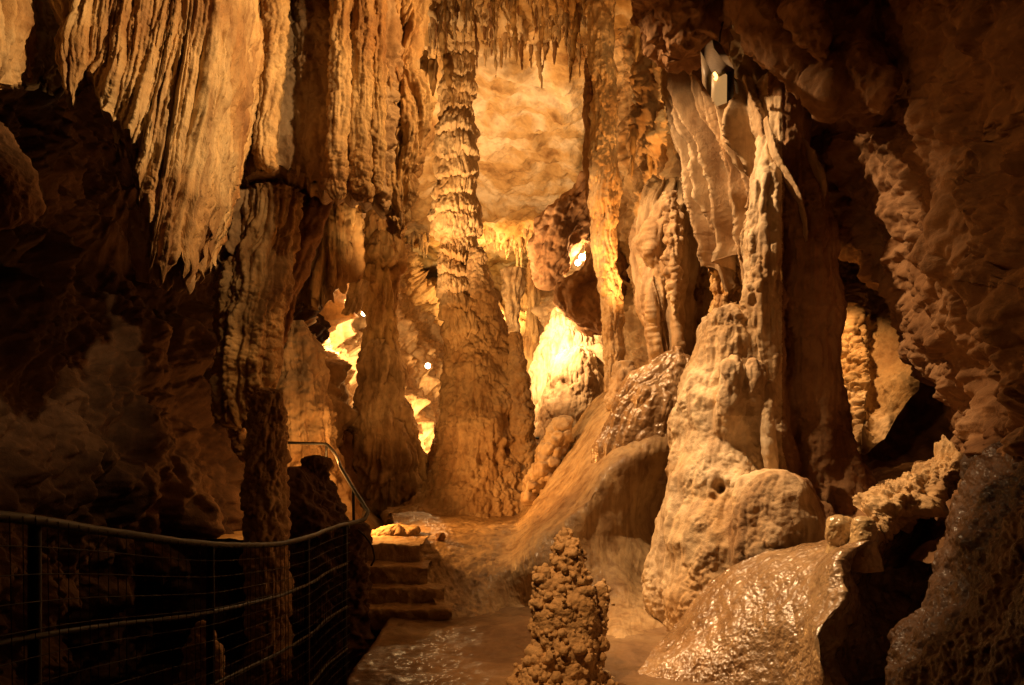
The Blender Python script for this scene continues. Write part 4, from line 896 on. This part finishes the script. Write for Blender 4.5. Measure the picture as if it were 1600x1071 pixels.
# ================================================================ built things
# ---- steps
t = thing('stone_steps', 'four worn steps cut in flowstone climbing to the plateau', 'steps', W(620, 965, 7.0))
stp = [(7.0, 7.24, -.1, .076, 560, 706), (7.22, 7.43, -.1, .221, 560, 694), (7.41, 7.72, -.1, .394, 560, 668), (7.69, 8.5, -.1, .55, 560, 656)]
for y0, y1, z0, z1, pa, pb in stp:
    x0, x1 = (pa - CX) * y0 / F, (pb - CX) * y0 / F
    n1, n2 = 120, 90
    u = np.linspace(0, 1, n1)[None, :]
    prof = [(y0 + .02, z0), (y0 + .012, z0 + (z1 - z0) * .6), (y0, z1 - .03), (y0 + .012, z1 - .006), (y0 + .04, z1), (y0 + .1, z1 - .004), (y1 + .05, z1)]
    D = hermite(np.array(prof), n2)
    P = np.stack([x0 + (x1 - x0) * u + 0 * D[:, :1], D[:, :1] + 0 * u, D[:, 1:] + 0 * u], -1)
    P[..., 1] += .035 * fbm(P, .3, 3, 4) + .010 * fbm(P, .06, 3, 5)
    P[..., 2] += .022 * fbm(P, .25, 3, 6) + .006 * fbm(P, .05, 2, 7)
    fc = grid_faces(n2, n1, False, 0, True)
    mk('step', (P.reshape(-1, 3), fc), 'mud', None, None, parent=t)

# ---- wire fence along the path
xf = -1.03
railz = lambda y: np.interp(y, [-.5, 1.7, 2.2, 2.8, 3.6, 5.0], [1.62, 1.39, 1.29, 1.18, 1.09, 1.03])
xw = lambda y: xf + .018 * math.sin(y * 2.1) + .01 * math.sin(y * 5.3)
groundz = lambda y: float(.1 * max(5 - y, 0))
t = thing('wire_fence', 'dark wire mesh fence with bent rails along the left of the path', 'fence', (xf, 3.5, 0.0))
ys = np.linspace(-.4, 5.0, 12)
for k, (fr_, r) in enumerate(((1.0, .012), (.76, .007), (.5, .006), (.24, .006))):
    pts = [(xw(y), y, groundz(y) + (railz(y) - groundz(y)) * fr_) for y in ys]
    if k == 0: pts.append((xf - .01, 5.06, 1.0)); 
    mk('rail', sweep(pts, r, n=10, sub=12, world=True, disp=[lumps(.002, .05, 2)]), 'iron', None, None, parent=t)
for y in (.4, 1.75, 2.75, 3.95, 5.0):
    mk('post', sweep([(xw(y) - .012, y, groundz(y) - .35), (xw(y) - .012, y, railz(y))], .014, n=10, sub=6, world=True, disp=[lumps(.002, .05, 2)]), 'iron', None, None, parent=t)
ws = []
for y in np.arange(0.0, 5.0, .05):
    ws.append(sweep([(xw(y) + .016, y, groundz(y) - .05), (xw(y) + .018 + .004 * math.sin(y * 40), y + .003, (groundz(y) + railz(y)) / 2), (xw(y) + .016, y, railz(y))], .0012, n=4, sub=3, world=True))
for k in range(1, 18):
    yv = np.linspace(0, 5.0, 14)
    ws.append(sweep([(xw(y) + .0195, y, groundz(y) + (railz(y) - groundz(y)) * k / 18) for y in yv], .0012, n=4, sub=3, world=True))
mk('wire_mesh', join(ws), 'wire', None, None, parent=t)

# ---- handrail beside the steps, looped cable, far rails
t = thing('handrail', 'bent dark iron handrail running down beside the steps', 'handrail', W(560, 830, 6.6))
mk('rail', sweep([(446, 692, 9.2), (480, 693, 9.1), (508, 694, 9.0), (516, 700, 8.9), (535, 735, 8.0), (556, 770, 7.2), (570, 792, 6.8), (574, 803, 6.6), (570, 811, 6.5), (560, 815, 6.4), (545, 819, 6.2), (536, 823, 6.1)],
   [.017] * 12, n=10, sub=10), 'iron', None, None, parent=t)
mk('post', sweep([(510, 695, 9.0), (510, 760, 9.0), (509, 800, 9.0)], .014, n=8, sub=5), 'iron', None, None, parent=t)
mk('post', sweep([(552, 765, 7.3), (553, 840, 7.3), (553, 900, 7.3)], .014, n=8, sub=5), 'iron', None, None, parent=t)
mk('cable', sweep([(560, 829, 6.5), (572, 840, 6.45), (582, 856, 6.4), (585, 872, 6.4), (580, 884, 6.45)], .008, n=8, sub=10), 'wire', 'thin cable looping down from the fence end by the steps', 'cable')
t = thing('handrail', 'short pair of far rails seen right of the central column', 'handrail', W(840, 720, 12.8))
for py in (684, 694):
    mk('rail', sweep([(790, py, 12.8), (830, py + 1, 12.8), (866, py, 12.8)], .022, n=8, sub=6), 'iron', None, None, parent=t)
mk('post', sweep([(846, 684, 12.83), (846, 750, 12.83)], .02, n=8, sub=4), 'iron', None, None, parent=t)
mk('handrail', sweep([(640, 712, 14), (665, 712, 14), (690, 713, 14)], .025, n=8, sub=6), 'iron', 'thin dark rail crossing the glowing gap between the two columns', 'handrail')

# ---- lamp case, upper right
def frame_pt(o, ex, ey, ez): return lambda a, b, c: o + ex * a + ey * b + ez * c
ex = np.array([.62, .55, -.56]); ex /= np.linalg.norm(ex)                  # along the long lower side
t = thing('lamp_case', 'boxy emergency lamp case with green lettered panel fixed to the rock', 'emergency lamp', W(1125, 165, 6.2))
def prism(pts, y0, y1):
    a = np.array([W(p[0], p[1], y0 + p[2]) for p in pts]); b = np.array([W(p[0], p[1], y1 + p[2]) for p in pts]); n = len(a)
    return a, b
def hexa(front, back):
    V = np.array([W(*p) for p in front] + [W(*p) for p in back]); f = [[0, 1, 2, 3], [7, 6, 5, 4]] + [[(i + 1) % 4, i, i + 4, (i + 1) % 4 + 4] for i in range(4)]
    return V, np.array(f)
# slanted housing, milky cover box under it, lettered side panel
mk('case', hexa([(1112, 113, 6.10), (1121, 122, 6.07), (1147, 108, 6.25), (1134, 98, 6.35)], [(1094.5, 79, 6.5), (1103, 86, 6.47), (1125, 67, 6.6), (1113, 62, 6.7)]), 'case', None, None, parent=t)
mk('cover', hexa([(1112, 116, 6.10), (1120.8, 124, 6.07), (1136, 117.5, 6.14), (1128, 110, 6.2)], [(1111, 152, 6.10), (1120, 166.5, 6.07), (1135.6, 161, 6.14), (1128, 148, 6.2)]), 'clear', None, None, parent=t)
mk('back_plate', hexa([(1136.6, 117, 6.14), (1147.6, 109, 6.26), (1142, 105, 6.35), (1130, 112, 6.25)], [(1136.3, 160, 6.14), (1146, 152, 6.26), (1141, 148, 6.35), (1130, 156, 6.25)]), 'iron', None, None, parent=t)
pn = mk('panel', hexa([(1094.6, 81, 6.48), (1111.4, 114, 6.10), (1110.6, 152, 6.10), (1097.5, 131, 6.48)], [(1095.6, 81, 6.52), (1112.4, 114, 6.14), (1111.6, 152, 6.14), (1098.5, 131, 6.52)]), 'white', None, None, parent=t)
gp = mk('green_plate', hexa([(1097.2, 92, 6.43), (1110.4, 118, 6.105), (1109.8, 146, 6.105), (1099, 128, 6.43)], [(1097.8, 92, 6.44), (1110.9, 118, 6.115), (1110.3, 146, 6.115), (1099.6, 128, 6.44)]), 'green', None, None, parent=pn)
ltr = []
for k, yy in enumerate((6.38, 6.31, 6.24, 6.17)):                      # four faded characters, unreadable at this angle
    f = (6.43 - yy) / .325; xa = 1097.2 + 13.2 * f - .35; ya = 92 + 26 * f
    for q in ((.25, .30), (.45, .50), (.70, .75)) if k % 2 else ((.25, .30), (.25, .75), (.70, .75)):
        h = 36 - 8 * f
        ltr.append(sweep([(xa + q[0] * 1.5, ya + h * q[0], yy), (xa + .45 + q[1] * 1.5, ya + h * q[1] + 1.5, yy - .035)], .004, n=6, sub=4))
mk('lettering', join(ltr), 'white', None, None, parent=pn)
mk('lit_tube', sweep([(1116, 114.5, 6.07), (1119.5, 121, 6.055), (1117, 125, 6.06)], .012, n=8, sub=5), 'glow', None, None, parent=t)
mk('cable', sweep([(1124, 66, 6.65), (1128, 40, 6.75), (1140, 10, 6.8), (1150, -40, 6.8)], .008, n=8, sub=8), 'iron', None, None, parent=t)
mk('bracket', sweep([(1140, 118, 6.5), (1150, 130, 6.7), (1152, 145, 6.9)], .012, n=8, sub=6), 'iron', None, None, parent=t)

# ---- small lit lamps among the rocks
for px, py, y, r, lb in ((668.5, 572, 14.6, .05, 'bare glowing lamp in the gap between the two big columns'), (910, 402, 13.6, .06, 'glowing lamp above the dark hanging boulder on the right'),
                     (903, 411, 13.65, .05, 'smaller lit lamp just below its brighter neighbour above the hanging boulder'), (569, 490, 13.4, .045, 'small glowing lamp peeking out left of the dim tiered column'), (1031, 99, 8.75, .018, 'tiny bright lamp below the dark scaly rock at the top')):
    t = thing('cave_lamp', lb, 'lamp', W(px, py + 12, y), 'small lit cave lamps')
    mk('bulb', ball(W(px, py, y), r, 16), 'bulb', None, None, parent=t)
    mk('socket', sweep([(px, py, y + r * .6), (px, py + 2, y + r * 2), (px, py + 4, y + r * 4)], [r * .8, r * .7, r * .6], n=12, sub=4), 'iron', None, None, parent=t)

# ================================================================ camera, world, lamps
cd = bpy.data.cameras.new('camera'); cam = bpy.data.objects.new('camera', cd); COL.objects.link(cam)
cam.location = (0, 0, CZ); cam.rotation_euler = (math.radians(90), 0, 0)
cd.lens = 36 * F / 1600; cd.sensor_width = 36; cd.shift_y = (HY - 535.5) / 1600; cd.clip_start = .05; cd.clip_end = 200
scene.camera = cam
w = bpy.data.worlds.new('World'); scene.world = w; w.use_nodes = True
w.node_tree.nodes['Background'].inputs[0].default_value = (1, .55, .25, 1); w.node_tree.nodes['Background'].inputs[1].default_value = .002
scene.view_settings.view_transform = 'Standard'; scene.view_settings.look = 'None'; scene.view_settings.exposure = 0; scene.view_settings.gamma = 1
scene.cycles.use_denoising = True; scene.cycles.denoising_prefilter = 'NONE'; scene.cycles.denoising_input_passes = 'RGB_ALBEDO_NORMAL'
scene.cycles.max_bounces = 4; scene.cycles.diffuse_bounces = 2; scene.cycles.glossy_bounces = 2
scene.cycles.sample_clamp_indirect = 2

WARM, PALE = (1, .43, .10), (1, .61, .29)
lamp('curtain_lamp', (1.0, 4.0, 4.6), 640, W(200, 40, 5.1), 66, .8, (1, .60, .26), .06)
lamp('block_lamp', (.8, 5.7, 5.3), 330, W(560, 140, 6.7), 66, .8, (1, .54, .19), .06)
lamp('right_lamp', (-.35, 6.8, 5.7), 980, W(1120, 540, 7.4), 78, .8, PALE, .05)
lamp('bank_lamp', (-.25, 5.9, 5.3), 1000, W(1150, 790, 5.8), 42, .7, (1, .63, .31), .05)
lamp('wall_wash', (-.2, 3.6, 4.2), 55, W(1450, 400, 5.4), 54, .8, (1, .47, .15), .2)
lamp('path_lamp', (-.6, 3.4, 3.6), 430, W(880, 940, 5.4), 36, .8, (1, .5, .18), .05)
lamp('boulder_back_lamp', W(492, 728, 8.3), 320, W(930, 560, 10.2), 96, .5, WARM, .05)
lamp('cone_back_lamp', W(474, 735, 8.9), 26, None, col=WARM, size=.04)
lamp('steps_lamp', W(538, 762, 8.6), 150, W(760, 850, 8.6), 130, .7, WARM, .04)
lamp('column_lamp', W(575, 560, 9.2), 1100, W(714, 210, 11.8), 60, 1, (1, .54, .19), .05)
lamp('vault_lamp', W(735, 540, 13.6), 1050, W(765, 190, 16), 92, .9, (1, .60, .27), .08)
lamp('far_lamp', W(770, 480, 20), 900, W(790, 400, 24), 150, .9, (1, .54, .15), .1)
lamp('cone_lamp', W(832, 480, 12.2), 620, W(876, 580, 13.6), 110, .9, (1, .64, .30), .04)
lamp('boulder_lamp', W(905, 402, 14.9), 50, None, col=(1, .62, .26), size=.06)
lamp('gap_lamp', W(668.5, 572, 14.3), 80, None, col=(1, .6, .24), size=.06)
lamp('gap_floor_lamp', W(672, 735, 17.0), 500, None, col=(1, .58, .2), size=.06)
lamp('recess_lamp', W(545, 480, 13.5), 420, None, col=(1, .58, .22), size=.04)
lamp('slot_lamp', W(1290, 440, 7.6), 75, W(1312, 570, 8.1), 84, .8, (1, .52, .18), .03)
lamp('wall_lamp', W(1031, 108, 8.8), 14, None, col=(1, .6, .22), size=.03)
lamp('back_wall_fill', W(985, 560, 9.3), 500, W(1005, 100, 10.4), 60, .9, WARM, .03)  # extra spot added to brighten the rough upper wall, no fixture of its own
lamp('ramp_fill', W(650, 120, 8.6), 500, W(965, 480, 9.6), 72, .9, (1, .56, .22), .03)  # unseen spot added to light the slender column and the ramp
lamp('tier_fill', W(500, 726, 8.35), 150, W(608, 590, 12.7), 34, .9, WARM, .05)  # second spot added by the boulder lamp to warm the dim column
